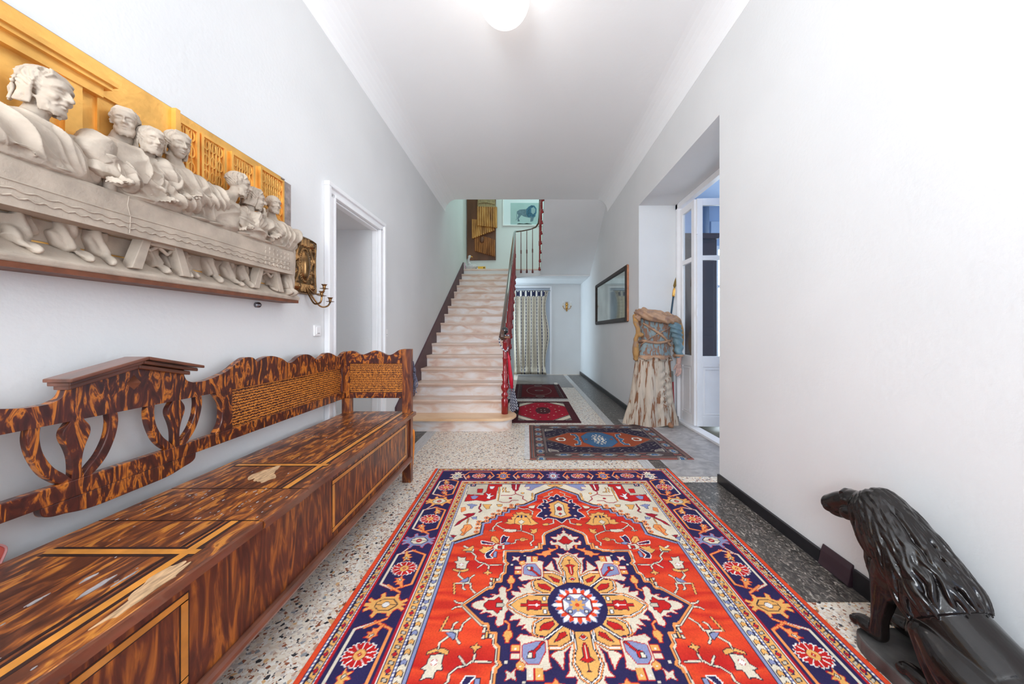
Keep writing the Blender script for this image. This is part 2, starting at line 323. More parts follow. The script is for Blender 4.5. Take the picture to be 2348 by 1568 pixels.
def nose(y0,y1,z,x0,x1,mb,m=0):
    mb.prism([(y0+.012,z-.05),(y0+.03,z-.05),(y0+.03,z-.045),(y1,z-.045),(y1,z),(y0+.012,z),(y0+.003,z-.006),(y0,z-.016),(y0+.003,z-.03),(y0+.012,z-.036)],'x',x0,x1,m)
for k in range(1,17):
    y=Y1+(k-1)*TR; z=k*RI-.004; b=MB()
    if k==1:
        # rounded bullnose first step
        def D(r,x1,e): 
            pts=[(XS0,y+e),(x1-r,y+e)]; 
            for i in range(1,16): a=-PI/2+PI*i/16; pts.append((x1-r+r*math.cos(a),y+e+r+r*math.sin(a)))
            pts+=[(x1-r,y+e+2*r),(XS0,y+e+2*r)]; return pts
        b.prism(D(.19,-.19,.055),'z',0,z-.045); b.prism(D(.225,-.15,.02),'z',z-.045,z-.03); b.prism(D(.245,-.13,0),'z',z-.03,z-.006,1); b.prism(D(.238,-.137,.007),'z',z-.006,z,1)
        b.build('step',[MARB,TAN],st,bevel=.003)
    else:
        yn=y+TR+.03 if k<16 else y+.3
        nose(y,yn,z,XS0,XS1+.02,b,0); b.box(XS0,XS1,y+.03,y+TR+.02,z-RI-.004,z-.04,1)
        b.box(XS0,XS1,y+.05,y+TR+.02,max(0,z-RI-.35),z-RI,1)
        b.build('step',[TREAD,MARB],st,bevel=.002)
sl=RI/TR
b=MB(); za=lambda y,h:(y-Y1)*sl+RI+h
b.prism([(4.15,0),(4.15,.33),(8.60,za(8.6,.10)+.05),(8.60,2.4)],'x',XL+.001,-1.575); b.build('wall_skirting',STR,st)
b=MB(); b.prism([(4.5,0),(4.5,.1),(8.87,za(8.87,-.30)),(8.87,2.66),(8.9,2.66),(8.9,2.3),(8.9,0)],'x',-.36,-.325); b.build('side_wall',WALL,st)
# landing
b=MB(); b.box(-1.77,XF,8.87,YB,2.65,2.80); b.box(-1.77,XF,8.60,8.87,2.66,2.80)
st=None
fp=[(-.32,2.80),(-.32,2.60),(-.2,2.63),(.0,2.65),(.30,2.65),(.34,2.70),(.36,2.80)]
b.prism(fp,'y',8.58,8.66); b.box(-1.77,XF,8.575,YB,2.80,2.835,1); struct(b,'floor_landing',[WALL,TREAD],bevel=.004)
# upper flight coming back towards the camera
st=thing('upper_staircase','smooth grey plaster underside of the upper stair flight rising over the hall at right','staircase',(1.0,7.7,2.85))
b=MB(); b.prism([(8.66,2.65),(6.73,HC),(6.73,HC+.25),(6.73,4.15),(8.62,2.92),(8.66,2.84)],'x',.36,XF-.002)
for k in range(7):
    y=8.6-k*.27; b.box(.37,XF-.01,y-.27,y,2.98+k*.17,2.835+(k+1)*.175+.05)
b.build('flight',WALL,st)
# ---------- railing ----------
RED=M('red_gloss_paint',(.30,.008,.012),.22,coat=.6,var=.15,scale=20); DRED=M('dark_red_iron',(.13,.012,.012),.35,coat=.3)
RAILM=M('polished_dark_rail',(.085,.035,.02),.14,coat=1,var=.3,scale=6)
rl=thing('stair_railing','red stair railing with turned newel post, polished handrail and black ball finial','railing',(-.29,4.5,.17))
def newel(prof_z):
    b=MB(); b.lathe([(.045,0),(.045,.19),(.030,.215),(.046,.235),(.046,.26),(.026,.285),(.052,.335),(.052,.36),(.030,.40),(.038,.42),(.026,.44),(.045,.52),(.030,.535),(.036,.555),(.024,.57),(.028,.72),(.034,.73),(.024,.745),(.026,.93),(.036,.945),(.022,.955),(.03,.975),(.022,.99)],(-.285,4.5,.173),20); return b
newel(0).build('newel_post',RED,rl,smooth=True)
MB().lathe([(.01,0),(.066,.004),(.07,.015),(.062,.028),(.02,.034)],(-.285,4.49,1.163),20).build('newel_cap',M('brown_cap_wood',(.30,.13,.06),.25,coat=.6),rl,smooth=True)
MB().lathe([(.015,0),(.022,.01),(.014,.03)],(-.285,4.49,1.195),14).ell((-.285,4.49,1.268),.048,seg=24).build('ball_finial',M('black_gloss_ball',(.01,.012,.014),.08,coat=1),rl,smooth=True)
hp=[(-.30,4.38,1.16),(-.32,4.36,1.19),(-.315,4.46,1.25),(-.31,4.7,1.40),(-.305,5.4,1.83),(-.30,6.5,2.51),(-.30,7.6,3.17),(-.30,8.45,3.69),(-.29,8.6,3.77),(-.25,8.68,3.80),(-.1,8.72,3.83),(.1,8.72,3.87),(.24,8.70,3.92),(.31,8.62,4.0),(.33,8.45,4.12),(.33,7.6,4.66),(.33,6.8,5.18),(.33,6.74,5.22)]
hr=[.034]*8+[.03,.024,.019,.019,.021,.027,.032,.034,.034,.034]
MB().tube(hp,hr,14,sq=.85).build('handrail',RAILM,rl,smooth=True)
def railz(y): 
    a=[p for p in hp[2:9]]; return np.interp(y,[p[1] for p in a],[p[2] for p in a])
def baluster(x,y,z0,z1,side,thin=False):
    h=z1-z0; b=MB(); r=.010 if thin else .0125
    b.lathe([(r,0),(r,h*.45),(r*1.9,h*.47),(r*1.3,h*.485),(r*2,h*.5),(r*1.3,h*.515),(r*1.9,h*.53),(r,h*.55),(r,h)],(x,y,z0),10)
    b.lathe([(r*2,0),(r*2.6,.015),(r*1.6,.035),(r*2.2,.05),(r,.07)],(x,y,z0),10)
    b.ell((x,y,z0),.026,seg=12)
    if side: b.tube([(x,y,z0),(x+side,y,z0)],.012,8)
    return b.build('baluster',DRED if thin else RED,rl,smooth=True)
for k in range(2,17):
    y=Y1+(k-1)*TR+.14; z=k*RI-.09
    if y<8.6: baluster(-.275,y,z,railz(y),-.05)
for x,zt in ((-.135,3.80),(.01,3.82),(.155,3.86)): baluster(x,8.57,2.75,zt-.035,0,True)
baluster(-.285,8.6,2.68,3.78,0,True)
for k in range(8):
    y=8.52-k*.24; z=2.86+.06+k*.155; baluster(.325,y,z-.12,np.interp(y,[6.8,7.6,8.45],[5.18,4.66,4.12]),.04)
# ---------- knotted design of the big rug ----------
RUGD='''0C-0:-655,455 -506,544 -510,664 -469,672 -465,709 -432,712 -427,755 -389,755 -387,791 -352,795 -350,837 -301,837 -298,879 -244,888 -161,961 -154,1043 0,1170 0,1300 -720,1300 -720,455;1G-22:-661,469 -512,558 -516,678 -475,686 -471,723 -438,726 -433,769 -395,769 -393,805 -358,809 -356,851 -307,851 -304,893 -250,902 -167,975 -160,1057 -6,1184;1K-19:-660,464 -511,553 -515,673 -474,681 -470,718 -437,721 -432,764 -394,764 -392,800 -357,804 -355,846 -306,846 -303,888 -249,897 -166,970 -159,1052 -5,1179;1BK13:-655,455 -506,544 -510,664 -469,672 -465,709 -432,712 -427,755 -389,755 -387,791 -352,795 -350,837 -301,837 -298,879 -244,888 -161,961 -154,1043 0,1170;0RK3:-541,1247 -427,1247 -429,1190 -458,1179 -461,984 -536,947 -599,966 -684,947 -679,1053 -557,1043 -550,1104;0TK3:-699,1259 -541,1247 -540,1104 -564,1063 -689,1058;0N-0:-689,1247 -640,1247 -636,1190 -682,1190;1RW18:-661,1215 -661,1215;0RK3:-615,1146 -575,1146 -572,1083 -611,1083;0WN3:-541,1073 -520,1053 -503,1073 -508,1033 -475,1038 -501,1013 -503,984 -527,994 -522,1033;0BN3:-650,1023 -624,1038 -593,1023 -611,984 -634,984;0WN3:-525,1190 -484,1190 -495,1146 -515,1146;0DK3:-352,1247 -277,1247 -291,1168 -295,1125 -309,1104 -335,1125 -346,1168;1W-6:-315,1224 -313,1136;1D-8:-319,1104 -313,1063 -341,1038 -422,1038;1D-8:-313,1063 -255,1023 -259,984 -226,947;1D-8:-430,947 -401,929 -355,933 -338,961 -291,961;1D-26:-351,994 -351,994;1GK7:-417,1168 -412,1094;1GK7:-397,1168 -392,1094 -363,1094;1GK24:-260,1073 -260,1073;0BD3:-246,1179 -226,1247 -81,1235 -124,1190 -166,1157 -196,1114 -231,1136 -201,1146 -205,1190;1GK8:-443,1179 -440,956;1GK10:-185,1073 -189,975;0GK3:-62,1213 -15,1230 10,1222 -18,1190 -48,1190;0OK3:-629,646 -594,653 -576,618 -587,590 -604,570 -616,531 -637,537 -626,564 -643,590 -631,611;1R-4:-609,625 -616,550;1GK6:-614,653 -617,720;0DK3:-691,632 -677,683 -647,720 -626,743 -660,767 -624,783 -581,787 -590,759 -616,735 -656,683 -667,653;1DK8:-559,910 -564,849 -542,816 -557,799;0BN3:-657,902 -627,910 -583,893 -608,875 -613,849 -626,849 -626,875;0GK3:-544,902 -480,902 -495,866 -488,849 -509,837 -526,866;0GK3:-444,902 -403,902 -410,875 -433,875;0OD3:-690,858 -665,866 -653,824 -679,799;0BK3:-599,735 -566,743 -562,712 -583,712;0DK3:-695,537 -658,531 -673,509;0BK3:-702,518 -668,506 -682,481;1OR28:-339,893 -339,893;1N-12:-339,893 -339,893;1OR28:-294,902 -294,902;1N-12:-294,902 -294,902;1OR28:-380,854 -380,854;1N-12:-380,854 -380,854;1OR28:-338,862 -338,862;1N-12:-338,862 -338,862;1OR28:-423,816 -423,816;1N-12:-423,816 -423,816;1OR28:-382,816 -382,816;1N-12:-382,816 -382,816;1OR28:-457,775 -457,775;1N-12:-457,775 -457,775;1OR28:-416,775 -416,775;1N-12:-416,775 -416,775;1OR28:-496,728 -496,728;1N-12:-496,728 -496,728;1OR28:-455,735 -455,735;1N-12:-455,735 -455,735;1OR28:-492,690 -492,690;1N-12:-492,690 -492,690;1OR28:-543,653 -543,653;1N-12:-543,653 -543,653;1OR28:-541,683 -541,683;1N-12:-541,683 -541,683;1OR28:-543,611 -543,611;1N-12:-543,611 -543,611;1OR28:-541,570 -541,570;1N-12:-541,570 -541,570;0NW5:3,1058 -15,1038 -22,1008 -45,1023 -67,984 -31,966 -79,929 -86,966 -105,975 -102,929 -126,910 -100,884 -136,893 -155,854 -125,841 -122,807 -140,791 -163,743 -125,728 -118,705 -92,728 -34,712 -12,683 3,668 15,1058;0GR3:-1,961 -28,938 -67,910 -60,875 -75,858 -58,841 -69,816 -53,799 -73,759 -53,743 2,720 20,961;0CK4:1,933 -32,893 -29,816 -38,767 6,735 20,933;0RK3:6,884 -15,858 -13,824 15,820 15,884;0RK3:11,799 -13,779 8,755;1CR16:-102,854 -102,854;1CR16:-99,753 -99,753;1CR16:-82,929 -82,929;1CR16:2,994 2,994;0GK4:-263,803 -283,791 -305,795 -291,767 -321,771 -311,743 -332,735 -323,705 -356,712 -351,683 -372,668 -337,653 -304,661 -276,646 -263,643 -227,646 -194,639 -153,661 -177,683 -201,728 -188,751 -214,763 -205,783 -239,783;1K-4:-309,661 -306,712 -290,751 -263,767 -235,751 -214,712 -202,661;0CK3:-264,705 -284,679 -265,653 -243,679;1N-20:-286,743 -286,743;1N-20:-235,743 -235,743;1N-8:-264,759 -264,728;1CK7:-265,643 -264,580 -227,560 -188,531 -188,481 -207,457 -201,433;1CK7:-264,580 -337,580 -382,604 -426,646 -443,611 -443,577;1CK8:-392,683 -423,664 -426,646;1CK7:-460,584 -428,584;0CK3:-362,597 -294,594 -292,574 -329,564 -376,577;0GK3:-211,601 -187,590 -163,604 -168,564 -184,550 -207,557 -195,577;1CK7:-298,862 -253,837 -222,845 -187,807 -192,767;0CK3:-213,875 -167,893 -178,849 -213,854;1CK6:-30,1094 -62,1063 -58,1038 -103,1008;1CK7:-52,705 -55,664 -84,650;0GK3:-125,653 -104,664 -88,661 -93,639 -122,636;0NW5:-382,453 -382,506 -371,534 -357,519 -339,516 -348,488 -351,471 -371,453;1D-5:-364,506 -376,465;0GK3:-443,519 -432,525 -417,519 -396,488 -393,459 -411,453 -443,482;1R-4:-426,500 -400,459;0NW5:-498,477 -474,471 -422,453 -428,442 -493,453;1D-5:-480,465 -432,450;0GK3:-503,392 -480,408 -486,428 -464,419 -426,425 -431,408 -467,360;0NW5:-458,365 -423,397 -413,397 -439,349 -419,324 -450,324 -459,344;0BK3:-408,381 -397,376 -396,329 -413,331 -413,365;0BK3:-360,442 -354,471 -321,453 -342,442;0CD4:-422,425 -407,447 -359,436 -357,403 -395,397 -417,408;0RK4:-394,430 -375,430 -373,405 -392,405;1CK6:-321,450 -299,456 -293,488 -271,488;1GK34:-253,491 -253,491;1GK7:-253,491 -224,491;1CK7:-365,268 -436,265 -458,282 -488,289 -512,314 -509,339 -542,376 -568,376;0GK3:-595,392 -581,403 -565,408 -541,433 -535,419 -540,386 -581,384;1CK11:-591,428 -569,411;1CK7:-536,403 -532,381;1CK6:-458,279 -489,246;1CK7:-433,265 -428,237;0GK3:-453,206 -437,215 -433,233 -424,215 -407,206 -426,201 -428,188 -435,201;0CK4:-610,336 -587,324 -568,329 -563,299 -540,299 -549,275 -548,237 -598,242 -604,279 -618,294 -599,299;1WR22:-578,270 -578,270;0GK3:-616,239 -595,230 -578,226 -554,233 -536,239 -533,224 -551,215 -589,215 -614,228;1CK7:-576,215 -577,188 -518,133 -590,133;1GK8:-587,133 -573,67;1CK7:-518,133 -506,133 -500,98 -475,71;1CK7:-518,133 -515,171 -497,192;0BK3:-562,144 -525,177 -521,150 -538,142;1CK7:-541,129 -539,101 -526,92;1K-31:0,629 -111,550 -123,525 -124,442 -142,439 -144,403 -168,400 -196,386 -203,378 -235,381 -257,370 -269,378 -349,378 -344,294 -326,279 -338,260 -338,208 -353,192 -357,144 -387,142 -394,101 -417,98 -516,0;1C-27:0,629 -111,550 -123,525 -124,442 -142,439 -144,403 -168,400 -196,386 -203,378 -235,381 -257,370 -269,378 -349,378 -344,294 -326,279 -338,260 -338,208 -353,192 -357,144 -387,142 -394,101 -417,98 -516,0;0N-0:0,629 -111,550 -123,525 -124,442 -142,439 -144,403 -168,400 -196,386 -203,378 -235,381 -257,370 -269,378 -349,378 -344,294 -326,279 -338,260 -338,208 -353,192 -357,144 -387,142 -394,101 -417,98 -516,0 0,0;1K-14:0,629 -111,550 -123,525 -124,442 -142,439 -144,403 -168,400 -196,386 -203,378 -235,381 -257,370 -269,378 -349,378 -344,294 -326,279 -338,260 -338,208 -353,192 -357,144 -387,142 -394,101 -417,98 -516,0;1O-10:0,629 -111,550 -123,525 -124,442 -142,439 -144,403 -168,400 -196,386 -203,378 -235,381 -257,370 -269,378 -349,378 -344,294 -326,279 -338,260 -338,208 -353,192 -357,144 -387,142 -394,101 -417,98 -516,0;0CK3:-181,425 -164,425 -164,408 -182,408;0OK3:-161,453 -148,453 -150,408 -163,408;0CK3:-413,171 -401,171 -399,154 -411,154;0CK3:-413,142 -401,142 -400,117 -411,117;0GK3:-400,167 -388,167 -388,138 -398,138;0CK3:-382,167 -371,167 -370,152 -381,152;1CK7:-522,9 -548,12 -561,23;0CR4:6,585 -10,572 -4,556 -25,540 -21,525 -40,540 -46,513 -83,513 -66,491 -48,488 -49,462 -73,456 -82,479 -90,465 -85,439 -53,439 -36,428 -34,408 -20,408 -9,386 5,386 18,589;0RK3:2,525 -13,513 -23,488 -44,474 -26,456 -13,442 10,456 11,525;1K-4:-4,386 2,433 -12,453;0OR3:-65,436 -56,403 -88,397 -105,408 -99,389 -138,376 -145,360 -178,360 -166,347 -136,344 -127,329 -115,347 -95,349 -97,370 -75,386 -52,403 -49,436;0CR3:-307,336 -288,326 -268,334 -275,314 -271,294 -288,309 -307,301 -300,319;1C-12:-241,342 -241,342;1C-12:-308,268 -308,268;0CR4:-252,270 -231,289 -188,289 -161,299 -139,289 -147,260 -146,179 -160,167 -240,154 -255,150 -271,171 -253,184 -254,256;0BR4:-244,251 -225,275 -185,275 -170,246 -158,224 -160,184 -197,184 -244,197;1RK9:-166,186 -199,224 -218,228;1RK9:-199,224 -202,246;0CK3:-226,251 -208,249 -212,228 -223,230;0CR3:-228,334 -206,334 -206,292 -228,292;0GR3:-197,334 -170,334 -172,292 -198,292;0CR3:-289,256 -259,256 -258,233 -289,233;0GR3:-290,224 -257,224 -256,199 -289,199;0GR3:-267,294 -241,299 -238,275 -257,263 -269,275;1W-8:-218,319 -218,319;1W-8:-185,319 -185,319;1W-8:-274,214 -274,214;1W-8:-254,284 -254,284;0GR4:-315,188 -303,186 -299,171 -289,160 -293,138 -306,127 -320,138 -326,156 -317,162;1OR7:-306,129 -304,101 -322,86;0CR4:-477,7 -454,23 -421,27 -435,48 -411,39 -394,41 -378,54 -399,63 -367,58 -356,67 -364,94 -350,113 -329,101 -327,48 -313,23 -313,-5 -475,-5;0RK3:-424,7 -404,28 -381,27 -360,45 -354,41 -350,27 -341,27 -339,-5 -422,-5;0TK2:-368,11 -340,11 -331,2 -331,-8 -367,-8;0CR4:8,384 -4,365 -27,349 -60,360 -45,334 -53,319 -87,324 -69,299 -67,242 -52,197 -84,228 -95,294 -110,270 -124,251 -138,242 -119,228 -71,201 -53,188 -11,179 33,384;0CR4:-213,146 -225,133 -234,121 -249,125 -234,101 -270,109 -260,90 -254,74 -301,82 -298,63 -280,52 -307,27 -320,0 -228,0 -142,59 -179,74 -202,94 -201,138;1K-22:-312,0 -268,37 -227,59 -176,63 -101,63;1K-22:-158,71 -196,96 -201,144 -185,154;1K-22:-136,210 -95,210 -45,179 -47,133;1K-22:2,349 -31,324 -51,275 -35,210 -40,142;1O-18:-312,0 -268,37 -227,59 -176,63 -101,63;1O-18:-158,71 -196,96 -201,144 -185,154;1O-18:-136,210 -95,210 -45,179 -47,133;1O-18:2,349 -31,324 -51,275 -35,210 -40,142;1K-7:-312,0 -268,37 -227,59 -176,63 -101,63;1K-7:-158,71 -196,96 -201,144 -185,154;1K-7:-136,210 -95,210 -45,179 -47,133;1K-7:2,349 -31,324 -51,275 -35,210 -40,142;1W-4:-312,0 -268,37 -227,59 -176,63 -101,63;1W-4:-158,71 -196,96 -201,144 -185,154;1W-4:-136,210 -95,210 -45,179 -47,133;1W-4:2,349 -31,324 -51,275 -35,210 -40,142;0GK3:-303,0 -268,32 -225,52 -113,56 -97,45 -114,37 -106,-5 -303,-5;0GK3:-191,150 -151,158 -94,105 -76,78 -89,71 -112,71 -152,74 -187,98 -195,138;0GK3:-140,197 -96,201 -52,175 -56,133 -41,101 -56,105 -79,113 -141,175;0GK3:-1,339 -27,319 -32,299 -45,270 -39,233 -29,210 -32,154 -31,138 14,138 20,339;0RK3:-5,304 1,299 1,270 -26,260 -9,246 -10,210 -3,188 18,188 25,304;1C-7:0,251 1,201;0WK3:6,179 -16,165 2,148 16,148 20,179;1R-18:0,162 0,162;0RK3:-174,133 -156,125 -138,129 -113,101 -117,86 -154,98 -169,109;0RK3:-119,184 -92,171 -66,154 -71,138 -94,146 -105,167;0RK3:-256,5 -228,9 -225,30 -211,20 -191,27 -166,23 -164,5 -105,7 -104,-5 -256,-5;1W-4:-220,1 -173,1;1W-14:-184,2 -184,2;0WK3:-154,45 -140,45 -141,27 -155,27;1WK6:-157,171 -82,113'''
RC={'R':(.52,.018,.018),'N':(.028,.022,.085),'C':(.74,.66,.52),'G':(.80,.41,.12),'O':(.85,.30,.09),'B':(.25,.28,.47),'D':(.36,.015,.03),'W':(.86,.82,.78),'K':(.03,.022,.04),'T':(.56,.49,.38),'r':(.76,.075,.025),'M':(.085,.022,.028),'m':(.085,.058,.055),'g':(.22,.19,.17),'b':(.05,.12,.22),'o':(.30,.062,.025),'p':(.27,.09,.07),'c':(.30,.01,.025)}
class Canvas:
    """knotted design: one colour per knot; coordinates in millimetres from the centre of the rug"""
    def __init__(s,x0,x1,y0,y1,step):
        s.xs=np.arange(x0,x1+step*.5,step); s.ys=np.arange(y0,y1+step*.5,step)
        s.X,s.Y=np.meshgrid(s.xs,s.ys); s.c=np.zeros(s.X.shape+(3,)); s.x0=x0;s.y0=y0;s.st=step
    def win(s,p,m):
        p=np.asarray(p,float); a=(p.min(0)-m); b=(p.max(0)+m)
        i0=max(int((a[0]-s.x0)/s.st),0); i1=min(int((b[0]-s.x0)/s.st)+2,len(s.xs))
        j0=max(int((a[1]-s.y0)/s.st),0); j1=min(int((b[1]-s.y0)/s.st)+2,len(s.ys))
        return slice(j0,max(j1,j0)),slice(i0,max(i1,i0))
    def poly(s,col,p,out=None,w=3):
        if out: s.line(out,w*2,list(p)+[p[0]])
        W=s.win(p,1); X=s.X[W];Y=s.Y[W]
        if X.size==0: return
        m=np.zeros(X.shape,bool); n=len(p)
        for i in range(n):
            x1,y1=p[i];x2,y2=p[(i+1)%n]
            if y1==y2: continue
            k=((Y<y1)!=(Y<y2))&(X<(x2-x1)*(Y-y1)/(y2-y1)+x1); m^=k
        s.c[W][m]=RC[col]
    def line(s,col,w,p,out=None):
        if out: s.line(out,w+5,p)
        for (x1,y1),(x2,y2) in zip(p[:-1],p[1:]):
            W=s.win([(x1,y1),(x2,y2)],w/2+1); X=s.X[W];Y=s.Y[W]
            if X.size==0: continue
            dx,dy=x2-x1,y2-y1; L=dx*dx+dy*dy
            t=np.clip(((X-x1)*dx+(Y-y1)*dy)/L,0,1) if L else 0*X
            s.c[W][(X-x1-t*dx)**2+(Y-y1-t*dy)**2<=w*w/4]=RC[col]
    def fillmask(s,col,m): s.c[m]=RC[col]
def tf(p,cx,cy,rot,sc=1):
    c,q=math.cos(rot),math.sin(rot); return [(cx+sc*(c*x-q*y),cy+sc*(q*x+c*y)) for x,y in p]
def flower(K,cx,cy,rot,sc=1,sx=1.0):
    for col,g in (('W',5),('R',0)):
        for k in range(10):
            sh=[(12,-7-g*.4),(34,-8-g*.7),(56,-16-g),(64+g,-9-g*.6),(54+g,0),(64+g,9+g*.6),(56,16+g),(34,8+g*.7),(12,7+g*.4)]
            q=tf(sh,0,0,k*PI/5+.02); K.poly(col,tf([(x*sx,y*.82) for x,y in q],cx,cy,rot,sc))
    K.poly('G',tf([(22*math.cos(k*PI/4+.39)*sx,22*math.sin(k*PI/4+.39)) for k in range(8)],cx,cy,rot,sc),'K',3); K.poly('R',tf([(-9,0),(0,-9),(9,0),(0,9)],cx,cy,rot,sc)); K.line('W',6*sc,tf([(0,0),(.1,0)],cx,cy,rot,sc))
def cartouche(K,cx,cy,rot,body,inner,sc=1):
    sp=[(96,0),(72,8),(92,22),(84,34),(62,20),(44,38),(40,66),(28,60),(24,46),(-20,44),(-30,72),(-44,60),(-38,38),(-60,24),(-84,38),(-90,26),(-70,10),(-96,8)]
    sp=sp+[(x,-y) for x,y in sp[::-1]]
    K.poly(body,tf(sp,cx,cy,rot,sc),'R',3)
    hx=[(52,0),(24,30),(-20,30),(-44,12),(-44,-12),(-20,-30),(24,-30)]
    K.poly(inner,tf(hx,cx,cy,rot,sc),'K',4)
    K.line('K',3,tf([(-44,0),(50,0)],cx,cy,rot,sc)); K.line('K',3,tf([(0,-30),(0,30)],cx,cy,rot,sc))
    K.poly('R' if inner!='G' else 'W',tf([(16*math.cos(k*PI/4+.39),16*math.sin(k*PI/4+.39)) for k in range(8)],cx,cy,rot,sc),'K',2); K.line('W',6,tf([(-4,0),(4,0)],cx,cy,rot,sc))
def leafm(K,cx,cy,rot,col='O',sc=1):
    K.poly(col,tf([(-44,4),(-14,8),(-8,24),(4,12),(16,30),(22,12),(40,20),(30,0),(42,-14),(20,-10),(8,-20),(0,-8),(-44,-4)],cx,cy,rot,sc),'R',3)
    K.poly('C',tf([(8,0),(22,8),(26,0),(14,-6)],cx,cy,rot,sc),'K',2)
def paint_border(K,cx0,yy,e,rot,L,cen,kinds,fls):
    """one straight run of the main border; s runs along it, o across from the outer edge; P maps (s,o) to rug"""
    def P(s,o): return (s,-(yy-o)) if rot==1 else (-(cx0-o),s)
    Q=lambda l:[P(*t) for t in l]
    al=PI if rot==0 else -PI/2
    for f in fls:
        for side,c1 in ((112,'C'),(264,'O')):
            K.line(c1,9,Q([(f-150,188-(side-188)*.1),(f-112,side),(f+112,side),(f+150,188-(side-188)*.1)]),'R')
        K.line('O',9,Q([(f-165,225),(f-120,150)]),'R'); K.line('C',8,Q([(f+165,150),(f+125,130)]),'R')
    for f in fls: flower(K,*P(f,188),0 if rot==0 else 0,1.0)
    for i,f in enumerate(fls):
        leafm(K,*P(f-98,205 if i%2 else 168),(PI/2 if rot==0 else 0)+(0 if rot else .5),'O'); leafm(K,*P(f+98,165 if i%2 else 210),(-PI/2 if rot==0 else PI)+.3,'G')
    for f,(b,i) in zip(cen,kinds): cartouche(K,*P(f,190),0 if rot==0 else PI/2,b,i)
def paint_heriz():
    """big red rug; paints the far left quarter and mirrors it"""
    K=Canvas(-1060,0,0,1556,4.0); X,Y=K.X,K.Y
    ds=1060+X; de=1556-Y+26; d=np.minimum(ds,de); along=np.where(ds<de,Y,X)
    K.c[:]=RC['R']
    rng=np.random.RandomState(5); n=K.c.shape[0]; v=np.interp(np.arange(n),np.arange(0,n+9,7),rng.rand(len(np.arange(0,n+9,7))))
    wob=(np.sin(X/67+np.sin(Y/31)*2)*5).astype(int); v2=v[np.clip(np.arange(n)[:,None]+wob,0,n-1)]
    K.c[:]=np.array(RC['R'])*(1-np.clip(v2*1.5-.1,0,1))[...,None]+np.array(RC['r'])*(np.clip(v2*1.5-.1,0,1))[...,None]
    for it in RUGD.split(';'):
        h,p=it.split(':'); k,c,o,w=h[0],h[1],h[2],int(h[3:]); p=[tuple(map(float,q.split(','))) for q in p.split()]
        o=None if o=='-' else o
        if k=='0': K.poly(c,p,o,w or 3)
        else: K.line(c,w,p,o)
    # centre rosette
    R=np.hypot(X,Y); A=np.arctan2(Y,X)
    K.fillmask('N',R<136)
    pet=np.floor((A+PI)/(2*PI)*28+.5).astype(int); ph=((A+PI)/(2*PI)*28+.5)%1
    rad=np.where(pet%4<1,114,102)+np.abs(ph-.5)*-26
    K.fillmask('B',R<rad+5); K.fillmask('W',(R<rad)&(pet%2==0)); K.fillmask('r',(R<rad)&(pet%2==1))
    r8=R*np.cos(((A+PI/8)%(PI/4))-PI/8)
    K.fillmask('R',r8<72); K.fillmask('K',r8<66); K.fillmask('B',r8<63)
    K.fillmask('W',(r8<63)&(np.abs(np.abs(X)-np.abs(Y))>30)&(r8>38)); K.fillmask('K',(np.abs(np.abs(X)-np.abs(Y))<2.5)&(r8<63))
    K.fillmask('G',R<30+6*np.cos(8*A)); K.fillmask('r',R<9)
    K.fillmask('K',(np.abs(X+36)<9)&(np.abs(Y-36)<9)); K.fillmask('W',(np.abs(X+36)<5)&(np.abs(Y-36)<5))
    # borders
    def band(a,b,c): K.fillmask(c,(d>=a)&(d<b))
    side=(ds<=de)
    lo=(Y<470)
    m=lo&(ds<407)&(ds>=340); K.fillmask('K',m&(ds>=403)); K.fillmask('B',m&(ds>=390)&(ds<403)); K.fillmask('K',m&(ds<390)&(ds>=386)); K.fillmask('C',m&(ds<386)&(ds>=350))
    t=(Y/42); tt=(t%1)*42; off=np.abs(ds-368)
    ch=m&(off<12)&(tt>6+off*.7)&(tt<22+off*.7); K.fillmask('K',m&(off<14)&(tt>3+off*.7)&(tt<25+off*.7)&(ds<388)&(ds>352)); K.fillmask('B',ch&((t.astype(int)%3)==0)); K.fillmask('G',ch&((t.astype(int)%3)!=0))
    band(0,355,'K'); band(0,28,'r'); band(28,31,'N'); band(31,37,'W'); K.fillmask('B',(d>=31)&(d<37)&(along%16<8)); band(37,42,'N')
    def gold(a,b):
        band(a,b,'G'); w=b-a; u=(along%64); mm=(d>=a)&(d<b); q=(d-a)/w
        K.fillmask('K',mm&((q<.1)|(q>.9))); K.fillmask('G',mm&((q<.06)|(q>.94)))
        K.fillmask('K',mm&(np.abs(u-16-q*14+7)<8)&(q>.18)&(q<.82)); K.fillmask('T',mm&(np.abs(u-16-q*14+7)<5)&(q>.24)&(q<.76))
        e=((u-46)/11)**2+((q-.5)/.33)**2; K.fillmask('N',mm&(e<1)); K.fillmask('R',mm&(e<.5)); 
        K.fillmask('N',mm&(np.abs(u-32)<3)&(q>.25)&(q<.6)); K.fillmask('N',mm&(np.abs(u-61)<3)&(q>.4)&(q<.8))
    gold(42,72); band(72,75,'N'); band(75,80,'W'); K.fillmask('B',(d>=75)&(d<80)&(along%14<6)); band(80,86,'R'); band(86,90,'D')
    band(90,284,'N'); band(284,289,'D'); band(289,294,'R'); band(294,299,'W'); band(299,304,'N'); gold(304,340); band(340,343,'N'); band(343,349,'W'); K.fillmask('B',(d>=343)&(d<349)&(along%14<7)); band(349,353,'N')
    # ornament of the main border (clipped to it)
    keep=K.c.copy(); mk=(d>=90)&(d<284)
    paint_border(K,1060,0,0,0,0,[0,480,952],[('G','G'),('B','C'),('G','C')],[-240,240,716,1176])
    k1=K.c.copy(); K.c[:]=keep
